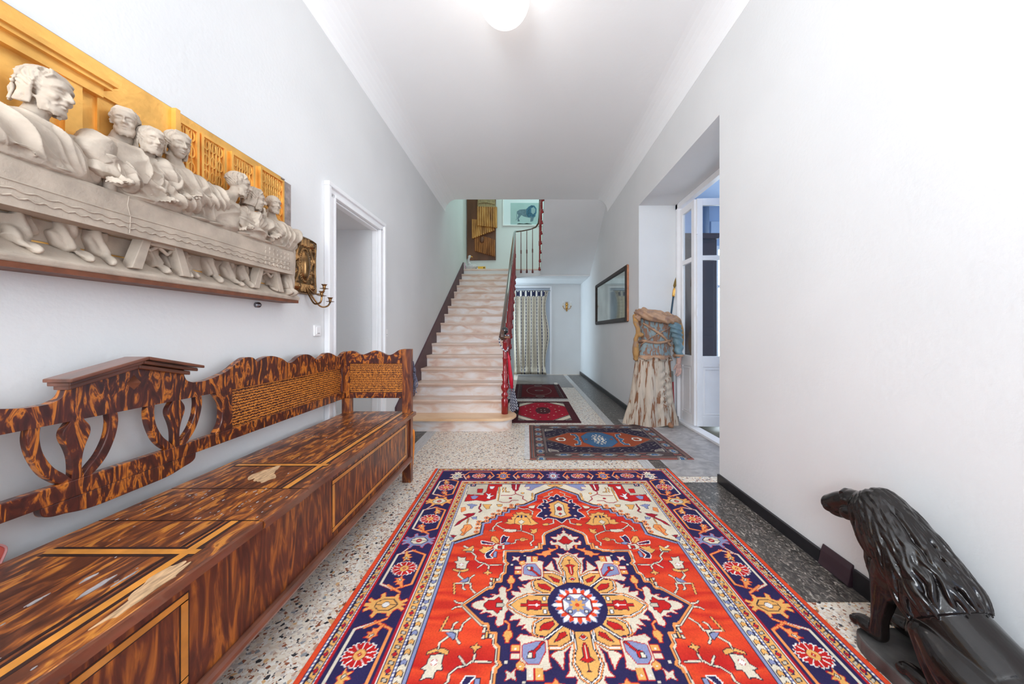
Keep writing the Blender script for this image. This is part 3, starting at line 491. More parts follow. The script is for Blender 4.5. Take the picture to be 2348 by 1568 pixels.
    def endP():
        P=lambda s,o:(s,1556+26-o); Q=lambda l:[P(*t) for t in l]
        for f in (-214,-640):
            for sd,c1 in ((112,'O'),(264,'C')): K.line(c1,8,Q([(f-130,188),(f-95,sd),(f+95,sd),(f+130,188)]),'R')
            flower(K,*P(f,188),0,.88)
            leafm(K,*P(f-92,205),-PI/2,'O',.8); leafm(K,*P(f+92,205),-PI/2,'O',.8)
        for f in (214,): flower(K,*P(f,188),0,.9)
        cartouche(K,*P(0,190),-PI/2,'B','W',.85); cartouche(K,*P(-430,190),-PI/2,'O','B',.85); cartouche(K,*P(-830,190),-PI/2,'C','C',.85); K.poly('B',[(x-830,y+1392) for x,y in((-14,0),(0,-14),(14,0),(0,14))],'K',3)
    endP(); k2=K.c.copy()
    K.c[:]=keep; useend=(Y>1320)
    K.c[mk]=np.where(useend[...,None],k2,k1)[mk]
    q=K.c; q=np.concatenate([q,q[:,-2::-1]],1); q=np.concatenate([q[:0:-1],q],0)
    return q,4.0
# ---------- rugs ----------
def wool(name):
    m=bpy.data.materials.new(name); m.use_nodes=True; nt=m.node_tree; p=nt.nodes['Principled BSDF']; p.inputs['Roughness'].default_value=.9; p.inputs['Specular IOR Level'].default_value=.15
    a=nt.nodes.new('ShaderNodeAttribute'); a.attribute_name='knots'
    tc=nt.nodes.new('ShaderNodeTexCoord'); n=nt.nodes.new('ShaderNodeTexNoise'); n.inputs['Scale'].default_value=160; nt.links.new(tc.outputs['Object'],n.inputs[0])
    n2=nt.nodes.new('ShaderNodeTexNoise'); n2.inputs['Scale'].default_value=7; nt.links.new(tc.outputs['Object'],n2.inputs[0])
    ad=nt.nodes.new('ShaderNodeMath'); ad.operation='ADD'; nt.links.new(n.outputs['Fac'],ad.inputs[0]); nt.links.new(n2.outputs['Fac'],ad.inputs[1])
    mr=nt.nodes.new('ShaderNodeMapRange'); mr.inputs[1].default_value=.6; mr.inputs[2].default_value=1.4; mr.inputs[3].default_value=.78; mr.inputs[4].default_value=1.18; nt.links.new(ad.outputs[0],mr.inputs[0])
    mx=nt.nodes.new('ShaderNodeVectorMath'); mx.operation='SCALE'; nt.links.new(a.outputs['Color'],mx.inputs[0]); nt.links.new(mr.outputs[0],mx.inputs['Scale']); nt.links.new(mx.outputs[0],p.inputs['Base Color'])
    b=nt.nodes.new('ShaderNodeBump'); b.inputs['Distance'].default_value=.002; b.inputs['Strength'].default_value=.6; nt.links.new(n.outputs['Fac'],b.inputs['Height']); nt.links.new(b.outputs[0],p.inputs['Normal'])
    return m
WOOL=wool('knotted_wool')
def rug(name,q,step,cx,cy,z0,th,rot=0,edge=None,wob=.0015):
    h,w_=q.shape[:2]; st=step/1000; xs=(np.arange(w_)-(w_-1)/2)*st; ys=(np.arange(h)-(h-1)/2)*st; X,Y=np.meshgrid(xs,ys)
    Z=z0+th+wob*(np.sin(X*5+Y*3)+np.sin(Y*7-X*2))*.5+wob*.5
    e=np.minimum(np.minimum(X-xs[0],xs[-1]-X),np.minimum(Y-ys[0],ys[-1]-Y)); Z=np.where(e<.5*st,z0+.001,Z)
    c,s=math.cos(rot),math.sin(rot); V=np.stack([cx+c*X-s*Y,cy+s*X+c*Y,Z],-1).reshape(-1,3)
    i=np.arange(h*w_).reshape(h,w_); F=np.stack([i[:-1,:-1],i[:-1,1:],i[1:,1:],i[1:,:-1]],-1).reshape(-1,4)
    me=bpy.data.meshes.new(name); me.vertices.add(len(V)); me.vertices.foreach_set('co',V.ravel()); me.loops.add(F.size); me.loops.foreach_set('vertex_index',F.ravel().astype(np.int32)); me.polygons.add(len(F)); me.polygons.foreach_set('loop_start',np.arange(0,F.size,4,dtype=np.int32)); me.polygons.foreach_set('loop_total',np.full(len(F),4,np.int32)); me.update(calc_edges=True)
    a=me.color_attributes.new('knots','FLOAT_COLOR','POINT'); a.data.foreach_set('color',np.concatenate([q.reshape(-1,3),np.ones((h*w_,1))],1).ravel().astype(np.float32))
    me.materials.append(WOOL); o=bpy.data.objects.new(name,me); COL.objects.link(o); return o
q,stp=paint_heriz()
o=rug('persian_rug',q,stp,.231,1.552,0,.009); mk('',o,'large red oriental rug with navy star medallion and navy flower border','rug')
def mirror4(K,odd=True):
    q=K.c; q=np.concatenate([q,q[:,-2::-1]],1); return np.concatenate([q[:0:-1],q],0)
def paint_brown():
    K=Canvas(-805,0,0,610,6); X,Y=K.X,K.Y; d=np.minimum(805+X,610-Y); K.c[:]=RC['m']
    K.fillmask('p',d<14); K.fillmask('g',(d>=30)&(d<36)); K.fillmask('g',(d>=46)&(d<52)); K.fillmask('o',(d>=38)&(d<44)); K.fillmask('g',(d>170)&(d<176)); K.fillmask('M',(d>176)&(d<182)); K.fillmask('g',(d>184)&(d<189)); K.fillmask('K',(d>60)&(d<64))
    for t in range(4):
        for (cx,cy,a,b_) in ((-115-t*230+115,500,95,42),(-690,t*200,48,70)):
            if cx<-600 and cy>480 and a==95: continue
            K.poly('g',[(cx+a*u,cy+b_*v) for u,v in ((-1,0),(-.5,.9),(.5,.9),(1,0),(.5,-.9),(-.5,-.9))],'K',4); K.poly('b',[(cx+a*.5*u,cy+b_*.5*v) for u,v in ((-1,0),(-.5,1),(.5,1),(1,0),(.5,-1),(-.5,-1))],'C',3); K.line('B',8,[(cx-8,cy),(cx+8,cy)])
            if a==95: 
                K.poly('p',[(cx+115+u,460+v) for u,v in ((-50,-5),(-30,20),(30,20),(50,-5),(25,2),(-25,2))],'K',3); K.poly('p',[(cx+115+u,545+v) for u,v in ((-50,5),(-30,-20),(30,-20),(50,5))],'K',3)
            else: K.poly('p',[(cx+u,cy+100+v) for u,v in ((-40,-25),(0,-8),(40,-25),(40,25),(0,8),(-40,25))],'K',3)
    ins=(d>=190); 
    K.fillmask('K',ins&(np.abs(X)*.42+Y*1.0>330)); K.fillmask('g',ins&(np.abs(X)*.42+Y>345)&((X*.05+np.sin(Y*.08)).astype(int)%4==0)&((Y*.05+np.sin(X*.06)).astype(int)%3==0)); K.poly('g',[(-600,395),(-500,395),(-520,360),(-600,320)],'C',3); 
    K.poly('o',[(-600,0),(-330,250),(0,265),(0,0)],'g',4)
    K.poly('b',[(0,262),(-90,250),(-190,110),(-190,0),(0,0)],'K',4); K.fillmask('C',((X/80)**2+(Y/190)**2<1)&(np.sin(X*.13+2*np.sin(Y*.05))+np.sin(Y*.16)>.35))
    K.poly('C',[(-500,0),(-470,60),(-400,60),(-380,0)],'b',4); K.poly('o',[(-470,0),(-450,35),(-415,35),(-400,0)],'K',3)
    K.poly('b',[(-300,160),(-260,150),(-250,60),(-290,0),(-230,0),(-220,90),(-240,190),(-300,210)],'C',3); K.poly('p',[(-160,0),(-150,30),(-125,0)],'K',3)
    return mirror4(K)
o=rug('brown_blue_rug',paint_brown(),6,.835,3.94,.005,.007); mk('',o,'small faded brown rug with rust hexagon and blue medallions at the doorway','rug')
RC['c']=(.42,.012,.035)
def paint_redhex():
    K=Canvas(-500,0,0,715,6); X,Y=K.X,K.Y; d=np.minimum(500+X,715-Y); K.c[:]=RC['M']
    K.fillmask('K',(d>30)&(d<36)); K.fillmask('K',(d>110)&(d<118)); ins=d>118
    K.fillmask('K',ins); cut=(382+X)/270+(597-Y)/330; hexm=ins&(cut>1)
    K.fillmask('C',ins&~hexm); K.fillmask('K',ins&(np.abs(cut-.93)<.05)); K.fillmask('K',ins&(cut<.5)&(((X-Y)*.035).astype(int)%2==0)); K.fillmask('g',ins&~hexm&(cut<.3)); K.fillmask('c',hexm)
    K.fillmask('D',hexm&((np.abs(X)*.02).astype(int)%3==1)); K.fillmask('M',hexm&((np.abs(X)/120)**2+(Y/230)**2<1)); 
    for x,y in ((-200,90),(-90,180),(-260,0),(-30,60),(-150,300),(-60,420),(-280,260)): K.poly('C',[(x-12,y),(x,y+16),(x+12,y),(x,y-16)])
    return mirror4(K)
o=rug('red_rug',paint_redhex(),6,.262,5.40,.0,.008); mk('',o,'small crimson rug with white corners lying right behind the newel post','rug')
def paint_maroon():
    K=Canvas(-510,0,0,890,7); X,Y=K.X,K.Y; d=np.minimum(510+X,890-Y); K.c[:]=np.array(RC['M'])*.8
    K.fillmask('K',(d>60)&(d<70)); K.fillmask('g',(d>72)&(d<78)); K.fillmask('m',(d>78)&(d<130)&((np.where(510+X<890-Y,Y,X)*.02).astype(int)%2==0)); K.fillmask('K',(d>130)&(d<136))
    K.fillmask('D',(d>=150)); K.c[(d>=150)]*=.28; e=(X/260)**2+(Y/520)**2; K.fillmask('g',(e<1)&(e>.93)); 
    for y in (0,640): 
        e2=(X/90)**2+((Y-y)/70)**2; K.fillmask('g',e2<1); K.fillmask('M',e2<.5)
    return mirror4(K)
o=rug('maroon_rug',paint_maroon(),7,.268,7.255,.0,.007); mk('',o,'dark maroon rug with white fringe in front of the curtained doorway','rug')
FR=M('cotton_fringe',(.62,.60,.58),.9,var=.2,scale=30)
def fringe(par,x0,x1,y0,y1,n,along):
    b=MB()
    for i in range(n):
        t=(i+random.random()*.6)/n; j=random.uniform(-.01,.01)
        if along=='x': x=x0+(x1-x0)*t; b.box(x-.004,x+.004,y0+j,y1,.001,.006)
        else: y=y0+(y1-y0)*t; b.box(x0+j,x1,y-.004,y+.004,.006,.011)
    q=b.build('fringe',FR,kind='stuff'); q.parent=par; return q
fringe(o,-.24,.77,6.22,6.37,110,'x')
fringe(bpy.data.objects['brown_blue_rug'],-.02,.035,3.34,4.54,100,'y')
b=MB(); rs=random.Random(2); b.ell((.70,8.05,.03),(.05,.035,.025),seg=10); b.v=[(x+rs.uniform(-.008,.008),y+rs.uniform(-.008,.008),max(.008,z+rs.uniform(-.008,.008))) for x,y,z in b.v]
o=b.build('crumpled_paper',M('bright_white_paper',(.9,.88,.8),.8)); mk('',o,'small crumpled white paper on the far corner of the maroon rug','paper')
# ---------- carved relief on the left wall ----------
CLAY=M('grey_clay',(.45,.375,.30),.8,var=.16,scale=14,bump=.0012,bscale=120)
GOLD=M('worn_gilding',(.86,.47,.12),.38,metal=.55,var=.18,scale=9,bump=.001,bscale=70)
DWOOD=M('brown_edge_wood',(.16,.05,.02),.5,var=.3,scale=20)
ra=thing('carved_relief','long clay relief of robed figures at a table before a gilded panel, left wall','relief',(-1.58,.98,1.45))
b=MB(); b.box(-1.598,-1.56,-.25,2.17,1.47,2.235); 
# lintel and pilasters of the centre bay, framed recesses
b.prism([(.72,2.10),(1.24,2.10),(1.24,2.135),(.72,2.135)],'x',-1.56,-1.535); b.box(-1.56,-1.52,.70,1.255,2.135,2.15); b.box(-1.56,-1.51,.69,1.265,2.15,2.165); b.box(-1.56,-1.53,.72,1.24,2.165,2.18)
b.box(-1.56,-1.54,1.14,1.185,1.75,2.10); b.box(-1.56,-1.54,.72,.765,1.75,2.10)
for y0,y1,z0,z1 in ((1.235,1.37,1.76,2.12),):
    b.box(-1.56,-1.552,y0,y0+.006,z0,z1); b.box(-1.56,-1.545,y1-.012,y1,z0,z1); b.box(-1.56,-1.548,y0,y1,z1-.008,z1)
b.box(-1.56,-1.54,1.50,1.52,1.76,2.235)
def arch(y0,y1,zt):
    for i in range(4): b.box(-1.56,-1.545,y0-.004+i*0,y0+.004,1.80,zt)
arch
for k,(y0,y1,zt) in enumerate(((1.525,1.60,2.185),(1.635,1.745,2.185),(1.80,1.93,2.185),(1.995,2.165,2.20))):
    b.box(-1.56,-1.542,y0-.012,y0,1.8,zt+.012); b.box(-1.56,-1.542,y1,y1+.012,1.8,zt+.012); b.box(-1.56,-1.542,y0,y1,zt,zt+.012)
    n=max(2,int((y1-y0)/.030)); dy=(y1-y0)/n
    for i in range(n):
        yc=y0+dy*(i+.5)
        for z in np.arange(1.83,zt-.02,.075):
            P=[(-1.553,yc+dy*.42*math.cos(a),z+.03+.026*math.sin(a)) for a in np.linspace(0,2*PI,13)]; b.tube(P,.0042,5,caps=False)
            b.tube([(-1.553,yc,z-.012),(-1.552,yc,z+.066)],.0035,5)
        if i: b.tube([(-1.553,yc-dy/2,1.8),(-1.553,yc-dy/2,zt)],.004,5)
b.build('gilded_panel',GOLD,ra,label='gilded backing panel with pilasters and lattice bays')
b=MB(); b.box(-1.598,-1.555,2.17,2.255,1.47,2.22); b.box(-1.598,-1.57,1.02,2.22,2.235,2.243,0)
b.build('stone_edge',M('grey_brown_stone',(.30,.25,.23),.8,var=.3,scale=30),ra)
# the table with its draped front
b=MB(); b.prism([(-1.598,1.615),(-1.452,1.605),(-1.448,1.735),(-1.455,1.748),(-1.598,1.765)],'y',-.25,2.13)
for zz,am,pe in ((1.632,.0035,.034),(1.652,.003,.05),(1.676,.0,.05)):
    P=[(-1.4495,y,zz+am*math.sin(2*PI*y/pe)+.002*math.sin(y*9)) for y in np.arange(-.2,2.1,.008)]; b.tube(P,.0028,5)
for y in np.arange(1.90,2.11,.03):
    for z in (1.635,1.665,1.695,1.72): b.ell((-1.45,y,z),(.004,.009,.011),seg=8)
b.tube([(-1.449,1.245,1.745),(-1.448,1.24,1.71),(-1.449,1.25,1.67),(-1.449,1.247,1.61)],.002,5)
b.build('table',CLAY,ra,bevel=.004)
# floor slab and ledge below the table
b=MB(); b.prism([(-1.598,1.455),(-1.492,1.455),(-1.487,1.475),(-1.50,1.487),(-1.572,1.545),(-1.598,1.545)],'y',-.25,2.245)
b.box(-1.575,-1.556,-.25,2.1,1.54,1.612)
b.build('ledge',CLAY,ra,bevel=.005)
MB().box(-1.598,-1.495,-.25,2.24,1.438,1.456).build('wood_strip',DWOOD,ra)
for yc in (.45,1.40,1.98):
    b=MB()
    for sg in (-1,1):
        b.prism([(yc+sg*.045,1.612),(yc+sg*.075,1.612),(yc+sg*.115,1.492),(yc+sg*.078,1.492)],'x',-1.53,-1.485)
        b.tube([(-1.51,yc+sg*.06,1.60),(-1.51,yc+sg*.035,1.575),(-1.51,yc,1.60)],.008,8)
    b.box(-1.53,-1.49,yc-.05,yc+.05,1.595,1.612); b.build('trestle',CLAY,ra,bevel=.003)
def head_forms(b,C,h,yaw,pitch=0,beard=1,hair=1,seed=0):
    """head of height h centred at C, looking along +x before turning by yaw; returns its frame"""
    R=Matrix.Rotation(yaw,3,'Z')@Matrix.Rotation(pitch,3,'Y'); rs=random.Random(seed); C=Vector(C); k=MB()
    k.ell((-.06,0,.13),(.39,.33,.36)); k.ell((.10,0,-.06),(.26,.25,.33)); k.ell((.12,0,.14),(.27,.27,.24)); k.ell((.13,0,-.32),(.16,.15,.14))
    k.limb([(.33,0,.13),(.40,0,.02),(.45,0,-.08)],[.035,.042,.05],12); k.ell((.385,.05,-.09),(.05,.038,.034)); k.ell((.385,-.05,-.09),(.05,.038,.034))
    k.limb([(.24,-.23,.10),(.33,-.12,.155),(.355,0,.14),(.33,.12,.155),(.24,.23,.10)],[.03,.042,.035,.042,.03],10)
    for s in (-1,1):
        k.ell((.27,.13*s,.05),(.055,.062,.042)); k.ell((.25,.15*s,-.10),(.09,.085,.09)); k.limb([(-.04,.31*s,.08),(-.10,.34*s,.0),(-.05,.31*s,-.10)],[.03,.035,.03],8)
    k.limb([(.31,-.08,-.215),(.365,0,-.195),(.31,.08,-.215)],[.02,.026,.02],10); k.limb([(.30,-.06,-.265),(.35,0,-.265),(.30,.06,-.265)],[.02,.028,.02],10)
    if beard:
        for i in range(19):
            a=(i/18-.5)*3.0; y=.235*math.sin(a); x=.03+.25*math.cos(a); z0=-.20 if abs(a)>.9 else -.31
            k.tube([(x,y,z0),(x+.035,y*.95,z0-.10),(x+.01,y*.8+.015*math.sin(i*4),-.46-.05*math.cos(a)+.02*math.sin(i*5))],[.036,.042,.016],7)
        k.limb([(.27,-.15,-.27),(.34,-.05,-.185),(.37,0,-.165),(.34,.05,-.185),(.27,.15,-.27)],[.02,.028,.022,.028,.02],8)
    for i in range(40):
        a=rs.uniform(1.25,PI)*(1 if i%2 else -1); P=[]; top=(i%4==0)
        n=6 if hair else 0
        for t in np.linspace(0,1,n):
            ph=.12+(1.55 if hair>0 else .8)*t; w=.022*math.sin(t*9+i)
            P.append((-.06+.41*math.sin(ph)*math.cos(a)+w,.355*math.sin(ph)*math.sin(a)+w,.13+.39*math.cos(ph)))
        if hair==2 and abs(a)<2.6:
            e=P[-1]
            for t in (1,2,3,4): P.append((e[0]-.015*t+.018*math.sin(i+t*2),e[1]*(1-.04*t)+.018*math.cos(i+t*2),e[2]-.13*t))
        if hair: k.tube(P,[.030+.008*math.sin(j*2+i) for j in range(len(P))],7)
    if hair:
        for i in range(9):
            a=(i/8-.5)*2.2; k.tube([(-.05,.05*math.sin(a),.51),(.14,.18*math.sin(a),.47),(.22+.03*math.cos(a),.27*math.sin(a),.34),(.16,.33*math.sin(a),.22)],[.03,.036,.032,.014],7)
    k.limb([(-.05,0,-.1),(-.14,0,-.66)],[.18,.21],16)
    b.add([C+R@(Vector(p)*h) for p in k.v],k.f); return C,np.array(R.to_3x3()),h
def figure(y,zh,yaw,beard,hair,lean,arms,h=.165,xh=-1.475,seed=0,w=.15):
    b=MB(); C,R,h=head_forms(b,(xh,y,zh),h,yaw,.12,beard,hair,seed)
    sy=y+lean; sz=zh-.112; w*=1.10
    b.limb([(xh-.02,y,zh-.045),(xh-.03,sy,sz)],[.022,.042],20)
    b.ell((-1.515,sy,sz-.015),(.060,w*.92,.048),rot=(lean*1.2,0,0),seg=32); b.ell((-1.497,sy+lean*.4,sz-.07),(.070,w*.95,.10),seg=32)
    b.ell((-1.51,sy+lean*.7,1.82),(.07,w*1.08,.09),seg=32); b.box(-1.57,-1.53,sy+lean*.5-w*.7,sy+lean*.5+w*.7,1.75,sz-.03)
    for s,(ey,ez,hy,hz,hx) in zip((-1,1),arms):
        S=(-1.50,sy+s*w*.72,sz-.03); E_=(-1.462,y+ey,max(ez,1.80)); H=(hx-.015,y+hy,max(hz,1.785))
        b.limb([S,((S[0]+E_[0])/2+.01,(S[1]+E_[1])/2+s*.008,(S[2]+E_[2])/2),E_],[.048,.050,.042],24); b.limb([E_,((E_[0]+H[0])/2,(E_[1]+H[1])/2,(E_[2]+H[2])/2+.004),H],[.042,.036,.020],20)
        d=Vector(H)-Vector(E_); d.normalize(); Hv=Vector(H); b.ell(Hv+d*.02,(.016,.022,.013))
        side=Vector((0,0,1)).cross(d)
        if side.length<.1: side=Vector((1,0,0))
        side.normalize()
        for f in range(4):
            o=side*((f-1.5)*.0105); b.limb([Hv+d*.03+o,Hv+d*.055+o*1.1,Hv+d*(.072-.006*abs(f-1.5))+o*1.1-Vector((0,0,.008))],[.0062,.0055,.0045],8)
        b.limb([Hv+d*.012+side*.018,Hv+d*.038+side*.032],[.0065,.005],8)
    def disp(c,n):
        L=(c-np.array(C))@R/h; X_,Y_,Z_=L[:,0],L[:,1],L[:,2]; fr=(X_>.1)
        D=0*X_
        for s in (-1,1):
            D-=.05*h*fr*np.exp(-((Y_-s*.115)/.06)**2-((Z_-.085)/.03)**2); D-=.045*h*fr*np.exp(-((Y_-s*.05)/.03)**2-((Z_-.05)/.05)**2); D-=.028*h*fr*np.exp(-((Y_-s*.13)/.07)**2-((Z_-.0)/.022)**2)
            D-=.02*h*fr*np.exp(-((Y_-s*.11)/.03)**2-((Z_+.15)/.06)**2)
        D-=.035*h*fr*np.exp(-(Y_/.085)**2-((Z_+.238)/.014)**2)
        D-=.02*h*(X_<.12)*(Z_>-.1)*(np.abs(np.sin(Z_*14+9*np.arctan2(Y_,X_)+2*np.sin(Z_*9)))>.75)
        m=np.clip((sz+.055-c[:,2])/.05,0,1)*np.clip((c[:,2]-1.755)/.02,0,1)*np.clip((c[:,0]+1.575)/.02,0,1)
        yy=c[:,1]-y; q=yy*(.9+.3*math.cos(seed*1.7))+(c[:,2]-sz)*(.75*math.sin(seed*2.3)+.35)+.4*np.abs(yy)
        f=1-np.abs(np.sin(q*46+1.4*np.sin(c[:,2]*22+seed)+.9*np.sin(c[:,1]*30+seed*2)))**.8
        g=1-np.abs(np.sin(q*97+2*np.sin(c[:,2]*31+seed*3)))
        return D+m*(.017*(f-.5)+.005*(g-.5))
    o=sculpt(b,'carved_figure',CLAY,ra,voxel=.003,smooth=2,disp=disp,post=lambda c:np.stack([np.where(c[:,2]<1.746,np.minimum(c[:,0],-1.468),c[:,0]),c[:,1],c[:,2]],1))
    return o
figure(1.050,1.985,.30,1,2,-.02,[(-.24,1.81,-.12,1.785,-1.43),(.20,1.80,.16,1.785,-1.42)],h=.135,w=.175,seed=1)
figure(1.284,2.035,-.75,1,1,.0,[(-.14,1.86,-.05,1.82,-1.46),(.12,1.86,.05,1.82,-1.46)],xh=-1.51,seed=2,w=.12,h=.108)
figure(1.335,1.995,-.25,1,2,.01,[(-.17,1.82,-.03,1.81,-1.43),(.15,1.81,.06,1.785,-1.42)],xh=-1.468,seed=3,w=.15,h=.105)
figure(1.458,2.045,-.25,0,2,.03,[(-.10,1.88,.0,1.86,-1.44),(.16,1.86,.03,1.83,-1.43)],xh=-1.49,seed=4,w=.14,h=.118)
figure(1.750,2.005,.75,1,1,-.07,[(-.20,1.87,-.25,1.85,-1.43),(.12,1.84,.03,1.80,-1.43)],xh=-1.475,seed=5,w=.14,h=.118)
figure(1.863,1.975,.85,1,2,-.03,[(-.10,1.82,.0,1.79,-1.43),(.12,1.82,.10,1.81,-1.43)],xh=-1.485,seed=6,w=.12,h=.118)
figure(2.011,2.0,-.35,1,0,.03,[(-.09,1.84,-.10,1.88,-1.45),(.14,1.84,-.02,1.81,-1.43)],xh=-1.49,seed=7,w=.13,h=.108)
# drape of the end figure down beside the table
b=MB(); b.tube([(-1.52,2.10,1.86),(-1.515,2.16,1.76),(-1.52,2.17,1.62),(-1.52,2.15,1.52)],[.05,.045,.038,.045],12); b.ell((-1.50,2.16,1.50),(.05,.04,.02))
sculpt(b,'robe_end',CLAY,ra,voxel=.005,smooth=3,disp=lambda c,n:.006*np.sin(c[:,1]*220+3*np.sin(c[:,2]*12)))
# feet and hems in the shade under the table
rs=random.Random(9)
for i in range(18):
    y=.2+i*.105+rs.uniform(-.02,.02); b=MB()
    if min(abs(y-q) for q in (.45,1.40,1.98))<.05: y+=.06
    b.tube([(-1.565,y,1.61),(-1.56,y+rs.uniform(-.03,.03),1.565),(-1.54,y+rs.uniform(-.02,.02),1.525)],[.035,.035,.025],10); b.ell((-1.515,y+.01,1.512),(.035,.017,.012),rot=(0,.5,rs.uniform(-.4,.4)))
    sculpt(b,'draped_foot',CLAY,ra,voxel=.005,smooth=2,disp=lambda c,n:.004*np.sin(c[:,1]*200+2*np.sin(c[:,2]*40)))
# crockery and loaves on the table
rs=random.Random(4)
for y in (1.205,1.395,1.66,1.83):
    MB().lathe([(.016,0),(.018,.03),(.02,.055),(.017,.055),(.015,.01)],(-1.47,y,1.747),14).build('cup',CLAY,ra,smooth=True)
for y in (.88,1.06,1.30,1.53,1.60,1.76,1.91,2.02):
    MB().lathe([(.015,0),(.04,.006),(.043,.010),(.034,.009)],(-1.475,y,1.747),18).build('plate',CLAY,ra,smooth=True)
    MB().ell((-1.475,y+.045,1.757),(.02,.03,.012),rot=(0,0,rs.random())).build('loaf',CLAY,ra,smooth=True)
# ---------- brass sconce ----------
BR=ramp_mat('aged_brass',[(.3,(.07,.04,.02)),(.55,(.26,.14,.055)),(.75,(.45,.25,.10))],nscale=18,detail=4,rough=.24,metal=.9)
sn=thing('wall_sconce','embossed antique brass wall sconce with curled candle arms left of the white doorway','sconce',(-1.6,2.44,1.72))
ny,nz=81,121; P=[]
for j in range(nz):
    v=-1+2*j/(nz-1); row=[]
    for i in range(ny):
        u=-1+2*i/(ny-1); hw=.135*(1-.10*(1-v*v)*1.0)*(1-.06*max(0,abs(v)-.86)/.14); hh=.205-.012*abs(u)**4
        r=math.hypot(u/.40,v/.50); d=.006
        if r<1: d+=.026*math.sqrt(max(0,1-r*r))
        d+=.007*math.exp(-((r-1.15)/.07)**2)*(1+.7*math.sin(math.atan2(v*.8,u)*40))
        for su in (-1,1):
            for sv in (-1,1): rr=math.hypot((u-su*.62)/.26,(v-sv*.76)/.15); d+=.024*max(0,1-rr*rr)
            d+=.012*max(0,math.sin(15*v+su*7*u))*math.exp(-((u-su*.74)/.13)**2)*(abs(v)<.6)+.008*math.exp(-((u-su*(.60+.12*math.sin(v*7)))/.04)**2)*(abs(v)<.62)
        for uu in (-.25,0,.25):
            d+=.014*max(0,1-((u-uu)/.08)**2)*(.66<abs(v)<.92)
        ed=max(abs(u),abs(v)); d=d*(1-max(0,(ed-.93)/.07))+ .010*math.exp(-((ed-.95)/.03)**2)
        row.append((-1.59+d,2.44+u*hw,1.725+v*hh))
    P.append(row)
MB().grid(P).build('backplate',BR,sn,smooth=True,solid=.003)
def carm(b,pts,cup,r=.006): 
    b.limb(pts,[r]*len(pts),10); b.lathe([(.005,0),(.010,.003),(.028,.006),(.030,.008),(.008,.009),(.011,.018),(.009,.022),(.018,.036),(.021,.038),(.016,.036)],cup,18); return b
carm(MB(),[(-1.575,2.44,1.57),(-1.54,2.43,1.50),(-1.50,2.42,1.45),(-1.46,2.42,1.46),(-1.45,2.42,1.50)],(-1.45,2.42,1.50)).build('candle_arm',BR,sn,smooth=True)
carm(MB(),[(-1.575,2.45,1.57),(-1.55,2.49,1.49),(-1.53,2.54,1.44),(-1.51,2.59,1.445),(-1.50,2.61,1.475)],(-1.50,2.61,1.475)).build('candle_arm',BR,sn,smooth=True)
carm(MB(),[(-1.575,2.45,1.58),(-1.54,2.48,1.53),(-1.50,2.50,1.53),(-1.48,2.50,1.56)],(-1.48,2.50,1.56)).build('candle_arm',BR,sn,smooth=True)
# hook under the relief
o=MB().lathe([(.016,0),(.016,.02)],(-1.6,2.02,1.41),12,ax='x').lathe([(.006,0),(.006,.03)],(-1.6,2.02,1.41),8,ax='x').build('metal_button',M('grey_metal',(.3,.3,.33),.4,1),smooth=True); mk('',o,'small grey metal knob on the wall just under the clay relief','knob')
# switches
SW=M('white_plastic',(.88,.88,.88),.3)
def switch(y,z,label):
    t=thing('light_switch',label,'switch',(-1.6,y,z),'white light switches by the left doorway')
    MB().box(-1.6,-1.588,y-.041,y+.041,z-.041,z+.041).build('plate',SW,t,bevel=.004)
    r=MB().box(-1.588,-1.582,y-.024,y+.024,z-.026,z+.026).build('rocker',SW,t,bevel=.002); MB().box(-1.582,-1.5815,y-.012,y+.016,z-.022,z-.018).build('slot',M('switch_slot',(.1,.1,.1),.5),t)
switch(2.6,1.26,'white light switch between the brass sconce and the doorway'); switch(3.875,1.24,'white light switch to the right of the doorway casing')
# ---------- grained bench ----------
D1=(.045,.009,.005); O1=(.52,.15,.018)
GR_V=ramp_mat('flame_graining_upright',[(.38,(.045,.010,.007)),(.515,(.095,.018,.010)),(.555,(.33,.085,.012)),(.61,(.60,.19,.020)),(.66,(.12,.022,.010)),(.74,(.55,.17,.02))],scale=(1,1.5,.5),nscale=13,detail=5,distort=2.8,rough=.30,coat=.4)
GR_F=ramp_mat('flame_graining_front',[(.36,(.055,.012,.007)),(.50,(.13,.030,.012)),(.58,(.27,.075,.014)),(.66,(.46,.14,.02)),(.72,(.16,.04,.012)),(.82,(.40,.12,.02))],scale=(1,1.7,.32),nscale=12,detail=5,distort=2.2,rough=.36,coat=.3)
GR_H=ramp_mat('flame_graining_seat',[(.34,(.050,.014,.008)),(.47,(.12,.034,.014)),(.56,(.30,.085,.018)),(.64,(.58,.22,.035)),(.70,(.15,.045,.016)),(.80,(.55,.21,.04))],scale=(2.4,.6,1),nscale=11,detail=7,distort=1.5,rough=.36,coat=.25)
GR_P=ramp_mat('rippled_graining_panel',[(.0,(.05,.010,.006)),(.40,(.09,.018,.008)),(.55,(.55,.17,.02)),(1,(.66,.25,.035))],scale=(1,1,1),kind='wave',wave=21,wdist=4.5,nscale=6,rough=.35,coat=.3,axis='Z')
STP=M('orange_painted_stripe',(.60,.24,.04),.35,var=.25,scale=14,coat=.3); BLK=M('dark_stripe',(.03,.012,.01),.4)
EDG=M('worn_brown_edge',(.16,.055,.03),.28,var=.45,scale=18,stretch=(1,.3,1),coat=.5); RAW=M('bare_worn_wood',(.52,.33,.18),.7,var=.4,scale=40,stretch=(3,.6,1)); DUST=M('grey_paint_smear',(.36,.33,.33),.7,var=.3,scale=30)
bn=thing('bench','long grained chest bench with pierced pediment back and scalloped end, along the left wall','bench',(-1.23,1.31,0))
YC=1.31; HL=1.56
